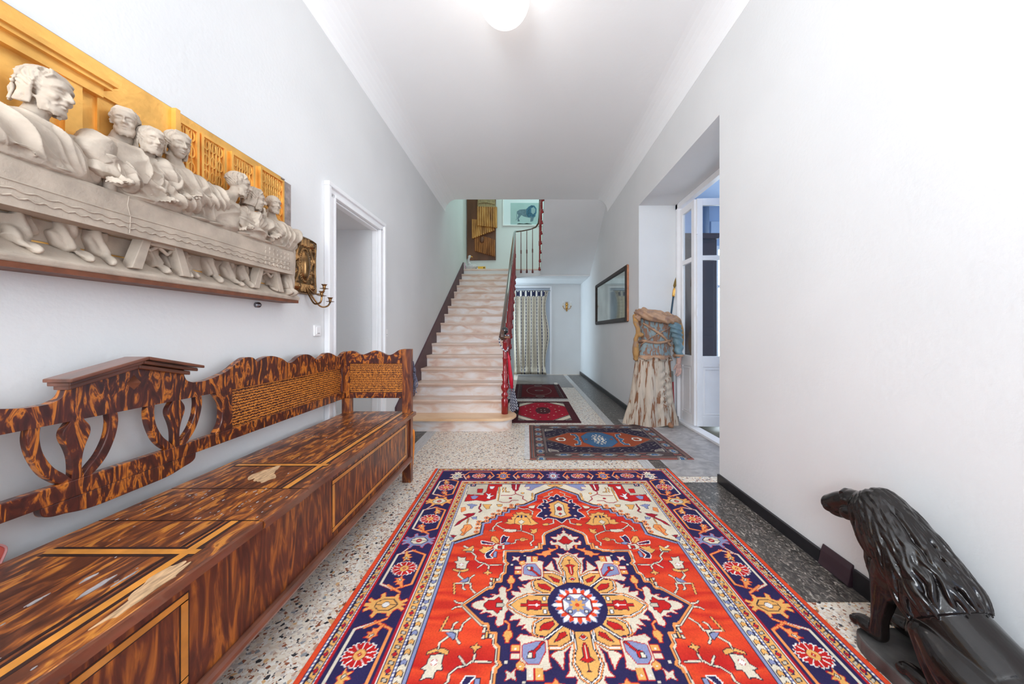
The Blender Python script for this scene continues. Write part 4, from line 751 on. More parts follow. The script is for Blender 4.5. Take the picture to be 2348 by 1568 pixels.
def mir(pts): return [(YC-o,z) for o,z in pts[::-1] if o>0]+[(YC+o,z) for o,z in pts]
def smooth_pts(pts,n=5):
    out=[]
    for i in range(len(pts)-1):
        p0=pts[max(i-1,0)];p1=pts[i];p2=pts[i+1];p3=pts[min(i+2,len(pts)-1)]
        for k in range(n):
            t=k/n; out.append(tuple(.5*((2*p1[j])+(-p0[j]+p2[j])*t+(2*p0[j]-5*p1[j]+4*p2[j]-p3[j])*t*t+(-p0[j]+3*p1[j]-3*p2[j]+p3[j])*t**3) for j in (0,1)))
    return out+[pts[-1]]
scal=smooth_pts([(.232,1.022),(.30,1.023),(.40,1.05),(.47,1.09),(.52,1.113),(.57,1.108),(.598,1.085),(.605,1.085),(.65,1.103),(.71,1.108),(.79,1.087),(.85,1.055),(.90,1.062),(.95,1.088),(1.01,1.098),(1.07,1.088),(1.145,1.052),(1.20,1.068),(1.25,1.09),(1.30,1.090),(1.36,1.072),(1.44,1.046),(1.50,1.075),(1.56,1.088)])
top=[(0,1.135),(.185,1.092)]+smooth_pts([(.190,1.085),(.192,1.06),(.205,1.035),(.232,1.022)])[:-1]+scal
low=[(1.56,.955),(.35,.955),(.0,.962)]
pts=[(YC-o,z) for o,z in top[::-1] if o>0]+[(YC+o,z) for o,z in top]+[(YC+1.56,.955),(YC-1.56,.955)]
crb=MB().prism(pts,'x',-1.535,-1.505).build('crest_board',GR_V,bn,bevel=.004)
b=MB()
for sg in (-1,1):
    for dz,x1,th in ((0,-1.445,.012),(-.014,-1.465,.014),(-.030,-1.485,.016)):
        e=.225 if dz==0 else .215 if dz>-.02 else .20
        b.prism([(YC,1.156+dz),(YC+sg*e,1.100+dz+(.225-e)*.25),(YC+sg*e,1.100+dz-th+(.225-e)*.25),(YC,1.156+dz-th)],'x',-1.54,x1)
b.build('pediment_moulding',EDG,crb,bevel=.003)
b=MB(); b.add([(-1.505,YC,1.085),(-1.505,YC+.026,1.056),(-1.505,YC,1.028),(-1.505,YC-.026,1.056),(-1.478,YC,1.056)],[(0,1,4),(1,2,4),(2,3,4),(3,0,4)]); b.build('diamond_boss',EDG,crb)
MB().box(-1.535,-1.505,YC-HL,YC+HL,.70,.757).build('lower_rail',GR_V,bn,bevel=.003)
bp=smooth_pts([(0,.640),(.10,.640),(.15,.645),(.19,.655),(.225,.662),(.245,.675),(.25,.70)])
MB().prism([(YC-o,z) for o,z in bp[::-1] if o>0]+[(YC+o,z) for o,z in bp],'x',-1.535,-1.508).build('apron_board',GR_V,bn,bevel=.003)
for sg in (-1,1):
    st_=[(.35,.955)]+smooth_pts([(.345,.95),(.375,.90),(.382,.855),(.375,.80),(.345,.757)])+[(.44,.757),(.44,.955)]
    MB().prism([(YC+sg*o,z) for o,z in st_],'x',-1.535,-1.505).build('stile',GR_V,bn,bevel=.003)
    MB().box(-1.535,-1.505,*sorted((YC+sg*1.48,YC+sg*1.56)),.757,.955).build('stile',GR_V,bn,bevel=.003)
    y0,y1=sorted((YC+sg*.44,YC+sg*1.48)); MB().box(-1.532,-1.52,y0,y1,.757,.955).build('back_panel',GR_P,bn)
    # lyre splat
    c=sg*.163
    for s2 in (-1,1):
        i_=[(.085,.962),(.088,.92),(.080,.87),(.058,.82),(.030,.785),(.010,.757)]; o_=[(.112,.962),(.116,.92),(.106,.865),(.082,.805),(.050,.765),(.034,.755)]
        L_=smooth_pts(i_)+smooth_pts(o_)[::-1]; MB().prism([(YC+c+s2*a,z) for a,z in L_],'x',-1.532,-1.508).build('lyre_rib',GR_V,bn,bevel=.003)
    v=smooth_pts([(.014,.962),(.020,.95),(.034,.925),(.034,.90),(.022,.865),(.014,.83),(.012,.79),(.014,.757)])
    MB().prism([(YC+c-a,z) for a,z in v[::-1]]+[(YC+c+a,z) for a,z in v],'x',-1.532,-1.508).build('vase_splat',GR_V,bn,bevel=.003)
# ends
for sg in (-1,1):
    y=YC+sg*1.545; y0,y1=y-.016,y+.016
    t=[(-1.505,1.085)]+smooth_pts([(-1.50,1.085),(-1.47,1.092),(-1.43,1.088),(-1.395,1.068),(-1.36,1.062),(-1.32,1.075),(-1.27,1.095),(-1.23,1.090),(-1.19,1.072),(-1.15,1.058),(-1.11,1.068),(-1.07,1.095),(-1.03,1.108)])+[(-1.03,.985),(-1.505,.985)]
    MB().prism(t,'y',y0,y1).build('end_crest',GR_V,bn,bevel=.003)
    MB().box(-1.505,-1.03,y0,y1,.70,.745).build('end_rail',GR_V,bn,bevel=.003); MB().box(-1.505,-1.47,y0,y1,.745,.985).build('end_stile',GR_V,bn)
    MB().box(-1.47,-1.03,y-.006,y+.006,.745,.985).build('end_panel',GR_P,bn)
    MB().box(-1.03,-.957,y0-.012,y1+.012,0,1.108).build('end_post',GR_F,bn,bevel=.004)
    MB().box(-1.53,-1.46,y0-.012,y1+.012,0,.7).build('back_leg',GR_F,bn,bevel=.004)
# chest
MB().box(-1.50,-.972,YC-1.53,YC+1.53,.20,.548).build('chest_body',GR_F,bn,bevel=.003)
MB().tube([(-.965,YC-1.54,.195),(-.965,YC+1.53,.195)],.022,12).box(-1.0,-.965,YC-1.54,YC+1.53,.175,.215).build('base_moulding',EDG,bn,smooth=False)
def strip(b,y0,y1,z0,z1,x=-.9712):
    b.box(x-.002,x,y0-.004,y1+.004,z0-.004,z1+.004,1); b.box(x-.002,x+.001,y0,y1,z0,z1,0)
for s0,s1 in ((YC-1.45,YC-.33),(YC+.40,YC+1.45)):
    b=MB(); strip(b,s0,s1,.485,.503); strip(b,s0,s1,.245,.263); strip(b,s0,s0+.020,.267,.481); strip(b,s1-.020,s1,.267,.481); b.build('front_stripe_border',[STP,BLK],bn)
def lid(y0,y1,x1,stripe):
    b=MB(); b.prism([(-1.52,.55),(x1-.004,.55),(x1,.556),(x1+.004,.565),(x1,.575),(x1-.008,.580),(-1.52,.580)],'y',y0,y1,0)
    b.box(x1-.012,x1+.0045,y0+.001,y1-.001,.552,.5785,2)
    z=.5802
    for yy in np.arange(y0,y1,.3)[:0]: pass
    b.box(-1.52,x1-.02,y0,y0+.003,z-.001,z+.0003,4); b.box(-1.245,-1.243,y0,y1,z-.001,z+.0002,4)
    if stripe:
        a,c=stripe
        for w,mi,h in ((.012,4,.0003),(0,1,.0009)):
            b.box(-1.045-w,-1.02+w,y0+.0,y1-.0,z-.001,z+h,mi)
            b.box(-1.46,-1.0,a-w,a+.022+w,z-.001,z+h+.0002,mi)
            b.box(-1.075-w*.3,-1.070+w*.3,y0,y1,z-.001,z+h-.0001,4)
    rs=random.Random(int(y0*100)+7)
    for i in range(60):
        px,py=rs.uniform(-1.5,x1-.02),rs.uniform(y0,y1); r=rs.uniform(.001,.0035)
        b.prism([(px+r*math.cos(a)*.8,py+r*2*math.sin(a)) for a in np.linspace(0,5.3,6)],'z',z-.001,z+.0008,5)
    def patch(cx,cy,rx,ry,m,sd,h=.001):
        r2=random.Random(sd); ph=[r2.uniform(0,6) for _ in range(4)]
        pp=[(cx+rx*(1+.22*math.sin(2*a+ph[0])+.18*math.sin(3*a+ph[1])+.10*math.sin(7*a+ph[2]))*math.cos(a),cy+ry*(1+.2*math.sin(3*a+ph[3])+.12*math.sin(5*a))*math.sin(a)) for a in np.linspace(0,2*PI,48)[:-1]]
        b.prism(pp,'z',z-.002,z+h,m)
    if y0>1.4: patch(-1.24,1.62,.035,.085,3,3); patch(-1.19,1.56,.03,.04,3,8,.0012)
    if y0<0: patch(-1.0,.93,.022,.07,3,5); patch(-.975,.88,.018,.10,3,6,.0012); patch(-1.13,.90,.008,.04,5,9,.0013); patch(-1.22,.85,.005,.02,5,11); patch(-1.19,.93,.005,.02,5,14); patch(-1.09,.93,.004,.03,5,15)
    return b.build('seat_lid',[GR_H,STP,EDG,RAW,BLK,DUST],bn)
lid(1.462,YC+1.575,-.935,(1.71,0)); lid(1.213,1.459,-.93,None); lid(YC-1.575,1.21,-.937,(1.03,0))
MB().tube([(-1.2,2.78,.16),(-1.15,2.72,.13),(-1.05,2.74,.12),(-1.0,2.78,.14)],.012,6).build('iron_hasp',M('dark_iron',(.04,.03,.03),.5,.6),bn)
# scarf with tassels and an orange cloth behind the bench end
o=MB().prism([(-.995,1.0),(-.968,1.0),(-.962,.97),(-.960,.93),(-.97,.92),(-.995,.93)],'y',2.90,2.93).build('scarf',M('navy_scarf',(.05,.05,.10),.8,var=.6,scale=50)); mk('',o,'dark tasselled scarf hanging on the far side of the bench end post','scarf')
b=MB(); rs=random.Random(1)
for i in range(12):
    x=-.985+.036*i/12; P=[(x,2.915,.95)]
    for k in range(1,6): P.append((x+rs.uniform(-.008,.014)+.012*k*.3,2.915+rs.uniform(-.008,.008),.96-k*rs.uniform(.03,.05)))
    b.tube(P,.003,5)
q=b.build('tassels',M('white_navy_tassel',(.12,.12,.17),.9,var=.9,scale=90),kind='stuff'); q.parent=o
b=MB(); b.prism([(-1.03,.01),(-.985,.01),(-.968,.22),(-.962,.34),(-.965,.40),(-1.0,.43)],'y',2.92,2.96); o=b.build('orange_bag',M('orange_cloth',(.85,.26,.02),.7,var=.2,scale=12),bevel=.01); mk('',o,'bright orange cloth bag standing behind the far end of the bench','bag')
# painted flame-shaped cutout behind the bench
fp=smooth_pts([(.78,.30),(.95,.42),(1.00,.50),(1.02,.56),(1.03,.60),(1.00,.625),(.975,.60),(.965,.61),(.985,.635),(.95,.645),(.90,.63),(.78,.63)])
o=MB().prism(fp,'x',-1.585,-1.572).build('painted_cutout',M('red_painted_board',(.62,.12,.09),.5,var=.2,scale=10),bevel=.003); mk('',o,'red flame-shaped painted board standing behind the bench against the left wall','board')
b=MB(); b.tube([(-1.570,p[0],p[1]) for p in fp[5:48]],.003,6); q=b.build('painted_outline',M('pink_outline',(.75,.35,.33),.5)); q.parent=o
# ---------- globe ceiling lamp ----------
GL=M('glowing_opal_glass',(1,.97,.92),.3,emit=1.15)
t=thing('ceiling_lamp','white opal glass globe lamp hanging from the ceiling','lamp',(-.165,2.5,3.70))
MB().lathe([(.012,-.197),(.02,-.190)]+[(.19*math.sin(a),-.19*math.cos(a)) for a in np.linspace(.12,2.75,26)],(-.165,2.5,3.705),32).build('globe_shade',GL,t,smooth=True)
MB().lathe([(.085,-.03),(.09,.0)],(-.165,2.5,3.86),24).build('ceiling_plate',WHITE,t,smooth=True)
# ---------- black lion sculpture ----------
LB=M('black_glazed_ceramic',(.007,.005,.0045),.19,var=.5,scale=7,coat=.2,spec=.38,bump=.0006,bscale=90)
LP=ramp_mat('scuffed_dark_plinth',[(.35,(.035,.033,.032)),(.6,(.10,.095,.09)),(.8,(.26,.22,.17))],nscale=9,detail=6,rough=.45)
LX,LY,LZ=1.432,1.12,.058
li=thing('lion_statue','glossy black seated lion statue on a dark plinth against the right wall','statue',(LX,LY,0))
pl=[(-.135,-.34),(-.135,.17)]+[(-.135+.05*(1-math.cos(a)),.17+.09*math.sin(a)) for a in np.linspace(.2,PI/2,6)]+[(.085+.05*math.sin(a),.17+.09*math.cos(a)) for a in np.linspace(.0,PI/2,6)]+[(.135,-.34)]
MB().prism([(LX+x,LY+y) for x,y in pl],'z',0,LZ).build('plinth',LP,li,bevel=.006)
b=MB(); T=lambda x,y,z:(LX+x,LY+y,LZ+z)
ks=[(.24,.45,.082),(.21,.40,.088),(.17,.33,.096),(.09,.25,.102),(.0,.19,.106),(-.10,.13,.11)]
def cat(a,n=7):
    o=[]
    for i in range(len(a)-1):
        p=[np.array(a[max(0,min(len(a)-1,i+k))]) for k in (-1,0,1,2)]
        for k in range(n):
            t=k/n; o.append(.5*(2*p[1]+(p[2]-p[0])*t+(2*p[0]-5*p[1]+4*p[2]-p[3])*t*t+(3*p[1]-p[0]-3*p[2]+p[3])*t**3))
    return o+[np.array(a[-1])]
kk=cat(ks); b.tube([T(0,q[0],q[1]) for q in kk],[q[2] for q in kk],48)
b.ell(T(0,.205,.30),(.078,.07,.12),rot=(.2,0,0)); b.ell(T(0,-.13,.11),(.115,.10,.115),seg=48); b.ell(T(0,.24,.42),(.075,.085,.10),rot=(-.5,0,0))
for s in (-1,1):
    b.ell(T(s*.07,.165,.27),(.042,.062,.10),rot=(.15,0,0)); b.limb([T(s*.068,.175,.24),T(s*.07,.185,.16),T(s*.07,.195,.09),T(s*.07,.20,.03)],[.044,.034,.027,.030],28)
    b.ell(T(s*.07,.235,.024),(.034,.058,.026))
    for k in range(4): b.ell(T(s*.07+(k-1.5)*.0165,.283-.006*abs(k-1.5),.018),(.0105,.02,.017))
    b.limb([T(s*.075,-.13,.10),T(s*.092,-.06,.135),T(s*.098,.0,.175),T(s*.099,.03,.185)],[.085,.072,.046,.034],28)
    b.limb([T(s*.099,.03,.18),T(s*.102,.0,.11),T(s*.104,-.03,.05)],[.036,.034,.030],28)
    b.ell(T(s*.104,.02,.024),(.030,.07,.025))
    for k in range(4): b.ell(T(s*.104+(k-1.5)*.0145,.078-.005*abs(k-1.5),.018),(.009,.018,.015))
# head and muzzle, turned a little towards the hall
H=Matrix.Translation(T(-.004,.285,.455))@Matrix.Rotation(.20,4,'Z')@Matrix.Rotation(-.17,4,'X')@Matrix.Scale(1.16,4); h=MB()
h.ell((0,0,0),(.062,.075,.066)); h.ell((0,.055,.018),(.044,.05,.038)); h.limb([(0,.05,.012),(0,.10,.0),(0,.145,-.016)],[.044,.040,.032],28); h.ell((0,.150,-.010),(.024,.020,.018)); h.ell((0,.115,-.038),(.030,.04,.020))
h.tube([(-.028,.075,.040),(0,.082,.046),(.028,.075,.040)],[.011,.012,.011],8)
for s in (-1,1):
    h.ell((s*.020,.135,-.026),(.018,.026,.017)); h.ell((s*.036,.062,.022),(.012,.014,.010)); h.ell((s*.042,.055,-.02),(.020,.03,.024))
b.add([H@Vector(p) for p in h.v],h.f)
# mane locks
ax=[(T(0,.312,.512),.045),(T(0,.285,.492),.074),(T(0,.245,.445),.092),(T(0,.19,.385),.104),(T(0,.13,.320),.110),(T(0,.08,.268),.110),(T(0,.035,.225),.108)]
def axp(t):
    t=max(0,min(.9999,t))*(len(ax)-1); i=int(t); f=t-i; a,b_=ax[i],ax[i+1]; return Vector(a[0]).lerp(Vector(b_[0]),f),a[1]*(1-f)+b_[1]*f
ak=cat([(a[0][1],a[0][2],a[1]) for a in ax]); b.tube([(LX,q[0],q[1]) for q in ak],[q[2]+.0015 for q in ak],40)
rs=random.Random(12)
for row in range(8):
    for i in range(24):
        phi=(i/23-.5)*4.4+rs.uniform(-.08,.08); t0=max(0,.0+row*.098+rs.uniform(-.03,.03)); ln=rs.uniform(.28,.36)
        if abs(phi)>1.6 and row>3: continue
        P=[];R_=[]; sw=rs.uniform(-.22,.22); ph=rs.uniform(0,6)
        for k in range(8):
            u=k/7; t=t0+ln*u*(1-.25*abs(phi)/2.3); c,r=axp(t); c2,_=axp(t+.05); d=(c2-c); d=d.normalized() if d.length>1e-6 else Vector((0,-.7,-.7))
            sd=Vector((1,0,0)); up=sd.cross(d).normalized(); up=up if up.z>0 else -up
            a=phi+sw*math.sin(u*5+ph)*.5+phi*.10*u; P.append(c+(up*math.cos(a)+sd*math.sin(a))*(r*(.98+.05*row/6)+.008*math.sin(PI*u))+Vector((0,0,-.02*u*abs(math.sin(a))))); R_.append(.0100*(math.sin(PI*(.12+.86*u))**.6)+.0015)
        b.tube(P,R_,7)
# beard and chest locks
for i in range(26):
    a=(i%13/12-.5)*2.4; r0=i//13; P=[]
    for k in range(6):
        u=k/5; P.append(Vector(T((.070+.012*r0)*math.sin(a)+.006*math.sin(u*6+i),.262-.03*r0+.045*math.cos(a)*(1-.3*u)-.035*u,.41-.07*r0-.12*u)))
    b.tube(P,[.006,.012,.013,.012,.009,.004],7)
sculpt(b,'body',LB,li,voxel=.003,smooth=2,disp=lambda c,n:.0008*noise3(c,60))
b=MB(); b.limb([T(.02,-.23,.06),T(-.06,-.27,.03),T(-.12,-.22,.022),T(-.125,-.12,.02)],[.02,.017,.015,.014],20); b.ell(T(-.124,-.08,.022),(.022,.045,.022)); sculpt(b,'tail',LB,li,voxel=.005,smooth=2)
# loose piece of skirting
o=MB().prism([(1.575,0),(1.60,0),(1.60,.112),(1.592,.115),(1.580,.085),(1.572,.04),(1.565,.012)],'y',1.665,1.835).build('skirting_offcut',M('plum_black_skirting',(.035,.018,.025),.35,coat=.3),bevel=.003); mk('',o,'short taller piece of plum-black skirting leaning on the wall beside the lion','skirting')
# ---------- headless robed wooden figure ----------
def chipped(name,base,chip,thr,sc=9,stretch=(1,1,.25)):
    m=ramp_mat(name,[(0,chip),(thr-.015,chip),(thr+.015,tuple(c*.8 for c in base)),(thr+.15,base)],scale=stretch,nscale=sc,detail=5,distort=.6,rough=.7,bump=.002); return m
CR=chipped('flaking_cream_paint',(.60,.50,.39),(.26,.11,.05),.44,26,(1,1,.13)); TU=chipped('flaking_blue_grey_tunic',(.26,.33,.34),(.27,.14,.085),.49,30,(1,1,.35)); SL=M('blue_painted_sleeve',(.15,.25,.29),.5,var=.25,scale=14,coat=.2)
MA=chipped('worn_ochre_mantle',(.50,.30,.18),(.33,.20,.14),.46,10,(1,1,1)); OC=chipped('ochre_gold_lining',(.50,.27,.09),(.33,.20,.12),.42,12,(1,1,.6)); SK=M('painted_hand',(.50,.31,.25),.6,var=.15,scale=20)
BAR=M('bare_wood',(.30,.15,.08),.75,var=.3,scale=15)
sx,sy=1.70,4.64
sg_=thing('robed_statue','headless carved wooden figure in a flaking cream robe and blue tunic, at the right doorway','statue',(sx,sy,0))
# robe and torso as one carved body
rings=[];zz=np.linspace(0,1.50,76); nth=120
for z in zz:
    t=z
    cx=np.interp(t,[0,.9,1.1,1.45],[sx-.01,sx+.02,sx+.04,sx+.075]); hw=np.interp(t,[0,.06,.3,.86,.92,1.1,1.25,1.42,1.5],[.34,.33,.275,.225,.235,.195,.215,.26,.12]); hd=np.interp(t,[0,.1,.5,.9,1.1,1.3,1.42,1.5],[.185,.18,.16,.15,.13,.15,.13,.07])
    row=[]
    for k in range(nth):
        a=2*PI*k/nth; env=np.interp(t,[0,.3,.84,.87,.90,1.1,1.5],[1,.85,.45,.1,.25,.1,.05])
        f=abs(math.sin(4.5*a+.6*math.sin(3*t+a)+.8))**.7-.55; f2=math.sin(13*a+2*t)*.25
        hem=.030*max(0,1-abs(t-.885)/.03)
        r=1+env*.24*(f+f2*.4); x=cx+(hw*r+hem*(1+math.sin(9*a)*.4))*math.cos(a); y=sy+(hd*r+hem)*math.sin(a)
        # swag on the right hip
        sw=max(0,1-((math.cos(a)-.55)/.45)**2)*max(0,-math.sin(a))*(.25<t<.75)*.018*math.sin((t-.12*math.cos(a))*62); y-=sw
        zz_=z+(.016*math.sin(7*a+1) if .87<t<.91 else 0)+(.03*max(0,math.sin(5*a+1))*(1-min(1,z/.12)) if z<.12 else 0)
        row.append((x,y,zz_))
    rings.append(row)
b=MB(); b.grid(rings[:46],wrap=True); n=len(b.v); b.add(rings[0],[tuple(range(nth))[::-1]]); b.build('robe',CR,sg_,smooth=True,label='flaking cream painted robe')
b=MB(); b.grid(rings[44:74],wrap=True,mf=lambda i,j:0 if (i>2) else 1); b.add(rings[73],[tuple(range(nth))]); b.build('tunic',[TU,MA],sg_,smooth=True)
# belt, crossed straps
def around(t,off,a0=0,a1=2*PI,n=60,dz=lambda a:0):
    P=[]
    for a in np.linspace(a0,a1,n):
        z=t+dz(a); i=min(len(rings)-1,max(0,int(z/1.5*75))); k=int(a/(2*PI)*nth)%nth; x,y,_=rings[i][k]; cx=np.interp(z,[0,.9,1.1,1.45],[sx-.01,sx+.02,sx+.04,sx+.075]); d=Vector((x-cx,y-sy,0)).normalized(); P.append(Vector((x,y,z))+d*off)
    return P
MB().tube(around(1.12,.010,PI*.9,PI*2.1,50,lambda a:-.012*math.sin(a*3)),.018,10).build('belt',MA,sg_,smooth=True)
MB().tube(around(1.20,.010,PI*1.12,PI*1.83,30,lambda a:(a-PI*1.5)*.13+.03),.016,8,sq=.45).build('cross_strap',MA,sg_,smooth=True)
MB().tube(around(1.20,.012,PI*1.2,PI*1.85,30,lambda a:-(a-PI*1.5)*.15+.03),.016,8).build('cross_strap',MA,sg_,smooth=True)
# mantle rolled over the shoulders
b=MB(); b.limb([(1.47,4.55,1.50),(1.52,4.47,1.50),(1.62,4.45,1.455),(1.75,4.45,1.42),(1.88,4.47,1.41),(1.99,4.53,1.41),(2.05,4.60,1.36)],[.035,.06,.062,.055,.055,.05,.035],14)
b.limb([(1.50,4.62,1.53),(1.56,4.60,1.50),(1.75,4.58,1.47),(1.95,4.62,1.44),(2.05,4.66,1.36)],[.03,.07,.07,.06,.04],14)
b.ell((1.525,4.48,1.51),(.055,.05,.065),rot=(0,.5,0)); b.ell((1.475,4.50,1.44),(.04,.04,.05))
b.limb([(2.03,4.66,1.38),(2.075,4.70,1.22),(2.07,4.71,1.05),(2.05,4.70,.93)],[.05,.045,.045,.03],12)
sculpt(b,'mantle',MA,sg_,voxel=.008,smooth=3,disp=lambda c,n:.007*np.sin(c[:,2]*90+c[:,0]*55+2*np.sin(c[:,0]*13))+.003*noise3(c,60))
b=MB(); b.limb([(1.44,4.55,1.46),(1.445,4.50,1.36),(1.475,4.50,1.25),(1.46,4.54,1.16),(1.46,4.56,1.02),(1.47,4.58,.90)],[.028,.032,.028,.03,.045,.035],24); b.ell((1.50,4.50,1.215),(.045,.04,.03))
sculpt(b,'arm_stump',OC,sg_,voxel=.008,smooth=3,disp=lambda c,n:.005*noise3(c,50),label='ochre broken arm stump and drape')
b=MB(); b.tube([(1.90,4.68,1.12),(1.905,4.66,1.03),(1.915,4.66,.95)],[.03,.03,.02],10); b.limb([(2.06,4.60,1.36),(2.105,4.64,1.25),(2.115,4.66,1.08),(2.09,4.66,.93)],[.035,.032,.030,.022],20); b.build('mantle_lining',OC,sg_,smooth=True)
# arm and hand
b=MB(); b.limb([(1.93,4.55,1.38),(1.975,4.53,1.30),(2.00,4.52,1.17),(2.01,4.51,1.04),(2.012,4.50,.945)],[.065,.075,.062,.054,.045],18)
sculpt(b,'sleeve',SL,sg_,voxel=.007,smooth=3,disp=lambda c,n:.008*np.sin(c[:,2]*85+c[:,0]*40+2*np.sin(c[:,2]*15)))
MB().tube([(2.012,4.50,.955),(2.012,4.50,.925)],[.058,.055],16).build('cuff',MA,sg_,smooth=True,bevel=.006)
b=MB(); b.limb([(2.012,4.50,.94),(2.008,4.495,.88),(2.002,4.487,.84)],[.036,.030,.030],14); b.ell((1.995,4.48,.80),(.037,.020,.045),rot=(.1,.15,0))
for k,(dx,l) in enumerate(((-.027,.085),(-.008,.10),(.011,.098),(.030,.08))):
    x=1.995+dx; b.tube([(x,4.478,.775),(x-.004,4.465,.775-l*.45),(x-.016,4.455,.775-l*.85),(x-.03,4.452,.775-l*1.05)],[.0100,.0092,.0085,.007],12)
b.tube([(1.975,4.478,.825),(1.945,4.468,.79),(1.93,4.462,.755)],[.013,.012,.009],9)
sculpt(b,'hand',SK,sg_,voxel=.0028,smooth=2)
MB().ell((1.88,4.45,.035),(.035,.05,.035)).build('foot',BAR,sg_,smooth=True); MB().ell((1.95,4.58,.04),(.05,.04,.04)).build('foot',BAR,sg_,smooth=True)
# spear and red shield behind
t=thing('spear','blue-shafted spear with gilded leaf blade leaning behind the headless statue','spear',(1.93,4.80,0))
p0=Vector((1.84,4.80,.01)); p1=Vector((2.055,4.74,1.86)); dd=(p1-p0).normalized()
MB().tube([p0,p1-dd*.10],.0125,12).build('shaft',M('blue_black_shaft',(.02,.06,.10),.25,coat=.6),t,smooth=True)
MB().tube([p1-dd*.12,p1-dd*.10,p1-dd*.02,p1],[.016,.020,.017,.012],12).build('ferrule',GOLD,t,smooth=True)
MB().tube([p1,p1+dd*.03,p1+dd*.09,p1+dd*.15],[.008,.022,.014,.001],8,sq=.35).build('blade',M('old_gilt_blade',(.25,.15,.04),.35,.8),t)
t=thing('red_shield','narrow red painted board with grey top leaning behind the headless statue','board',(2.0,4.78,0))
MB().prism([(1.93,.14),(2.055,.10),(2.065,.18),(2.055,.56),(1.93,.50)],'y',4.76,4.79).build('red_face',M('deep_red_paint',(.36,.008,.015),.35,var=.2,scale=8),t,bevel=.004)
MB().prism([(1.93,.50),(2.055,.56),(2.05,.70),(1.95,.72)],'y',4.76,4.79).build('grey_top',M('grey_green_board',(.22,.23,.21),.7,var=.2,scale=12),t,bevel=.004)
MB().box(1.96,2.09,4.66,4.80,0,.10).build('stone_foot',M('rough_grey_stone',(.22,.19,.18),.8,var=.35,scale=14),t,bevel=.02)
# ---------- mirror ----------
t=thing('wall_mirror','wide dark-framed old mirror on the far right wall, left of the statue','mirror',(1.62,6.56,1.86))
FRM=M('black_brown_frame',(.032,.018,.013),.5,var=.3,scale=20,spec=.3)
b=MB()
for (y0,y1,z0,z1) in ((5.35,5.45,1.41,2.31),(7.68,7.78,1.41,2.31),(5.45,7.68,1.41,1.485),(5.45,7.68,2.235,2.31)):
    b.box(1.573,XF-.001,y0,y1,z0,z1); b.box(1.562,1.573,y0+(.02 if y1-y0<.2 else 0),y1-(.02 if y1-y0<.2 else 0),z0+(.015 if y1-y0>.2 else .02),z1-(.015 if y1-y0>.2 else .02))
b.build('frame',FRM,t,bevel=.004); MB().box(1.571,XF-.001,5.325,5.349,1.42,2.30).build('copper_edge',M('coppery_side_strip',(.48,.20,.10),.4,var=.3,scale=9),t)
MB().box(1.584,1.586,5.45,7.68,1.485,2.235).build('mirror_glass',M('old_silvered_glass',(.50,.53,.47),.06,1,var=.16,scale=3),t)
# ---------- curtain, beads, goose and the rest ----------
CU=[M('cream_curtain',(.50,.44,.34),.9,var=.08,scale=20),M('navy_stripe',(.022,.026,.07),.9),M('curtain_white_dash',(.72,.68,.60),.9),M('curtain_tan_dot',(.22,.14,.08),.9)]
t=thing('curtain','striped cream and navy curtain hanging over the doorway at the end of the hall','curtain',(.12,9.8,2.4))
W0,W1=-.42,.64; nu,nv=212,150; P=[]
for j in range(nv+1):
    v=j/nv; z=2.43-v*2.405; row=[]
    for i in range(nu+1):
        u=i/nu; x=W0+(W1-W0)*u; g=max(0,v-.45)/.55
        if u>.8: x-=(.06*math.sin(v*9)+.08*v*(1-v)*2)*(u-.8)/.2
        x+=.03*g*math.sin(u*9+1)+.02*math.sin(u*30)*(1 if v>.9 else .3)
        y=9.8+.011*math.sin(u*PI*2*6.5+.7*math.sin(v*4))*(.6+.6*v)-.05*math.exp(-((v-.97)/.04)**2)*(1+.4*math.sin(u*20))+.03*math.sin(u*4+v*6)*g
        if v>.97: y+=.06*(v-.97)/.03
        row.append((x,y,z))
    P.append(row)
def cm(i,j):
    v=i/nv; per=nu/7.05; q=(j+10)%per; 
    if v<.062 and .10<j/nu<.90: return 2 if q<5 or q>per-5 else (1 if i%9>1 or abs(q-per/2)>3 else 2)
    if q<4.6: return 2 if i%6==0 and q>1 and q<4 else 1
    if abs(q-per/2)<1.3 and i%6==3: return 3
    return 0
MB().grid(P,mf=cm).build('cloth',CU,t,smooth=True,solid=.004)
MB().tube([(-.5,9.8,2.44),(.69,9.8,2.44)],.008,8).build('rod',M('rod_metal',(.3,.3,.3),.4,1),t,smooth=True)
for x in (-.49,.68): MB().box(x-.01,x+.01,9.8,YB,2.43,2.45).build('bracket',WHITE,t)
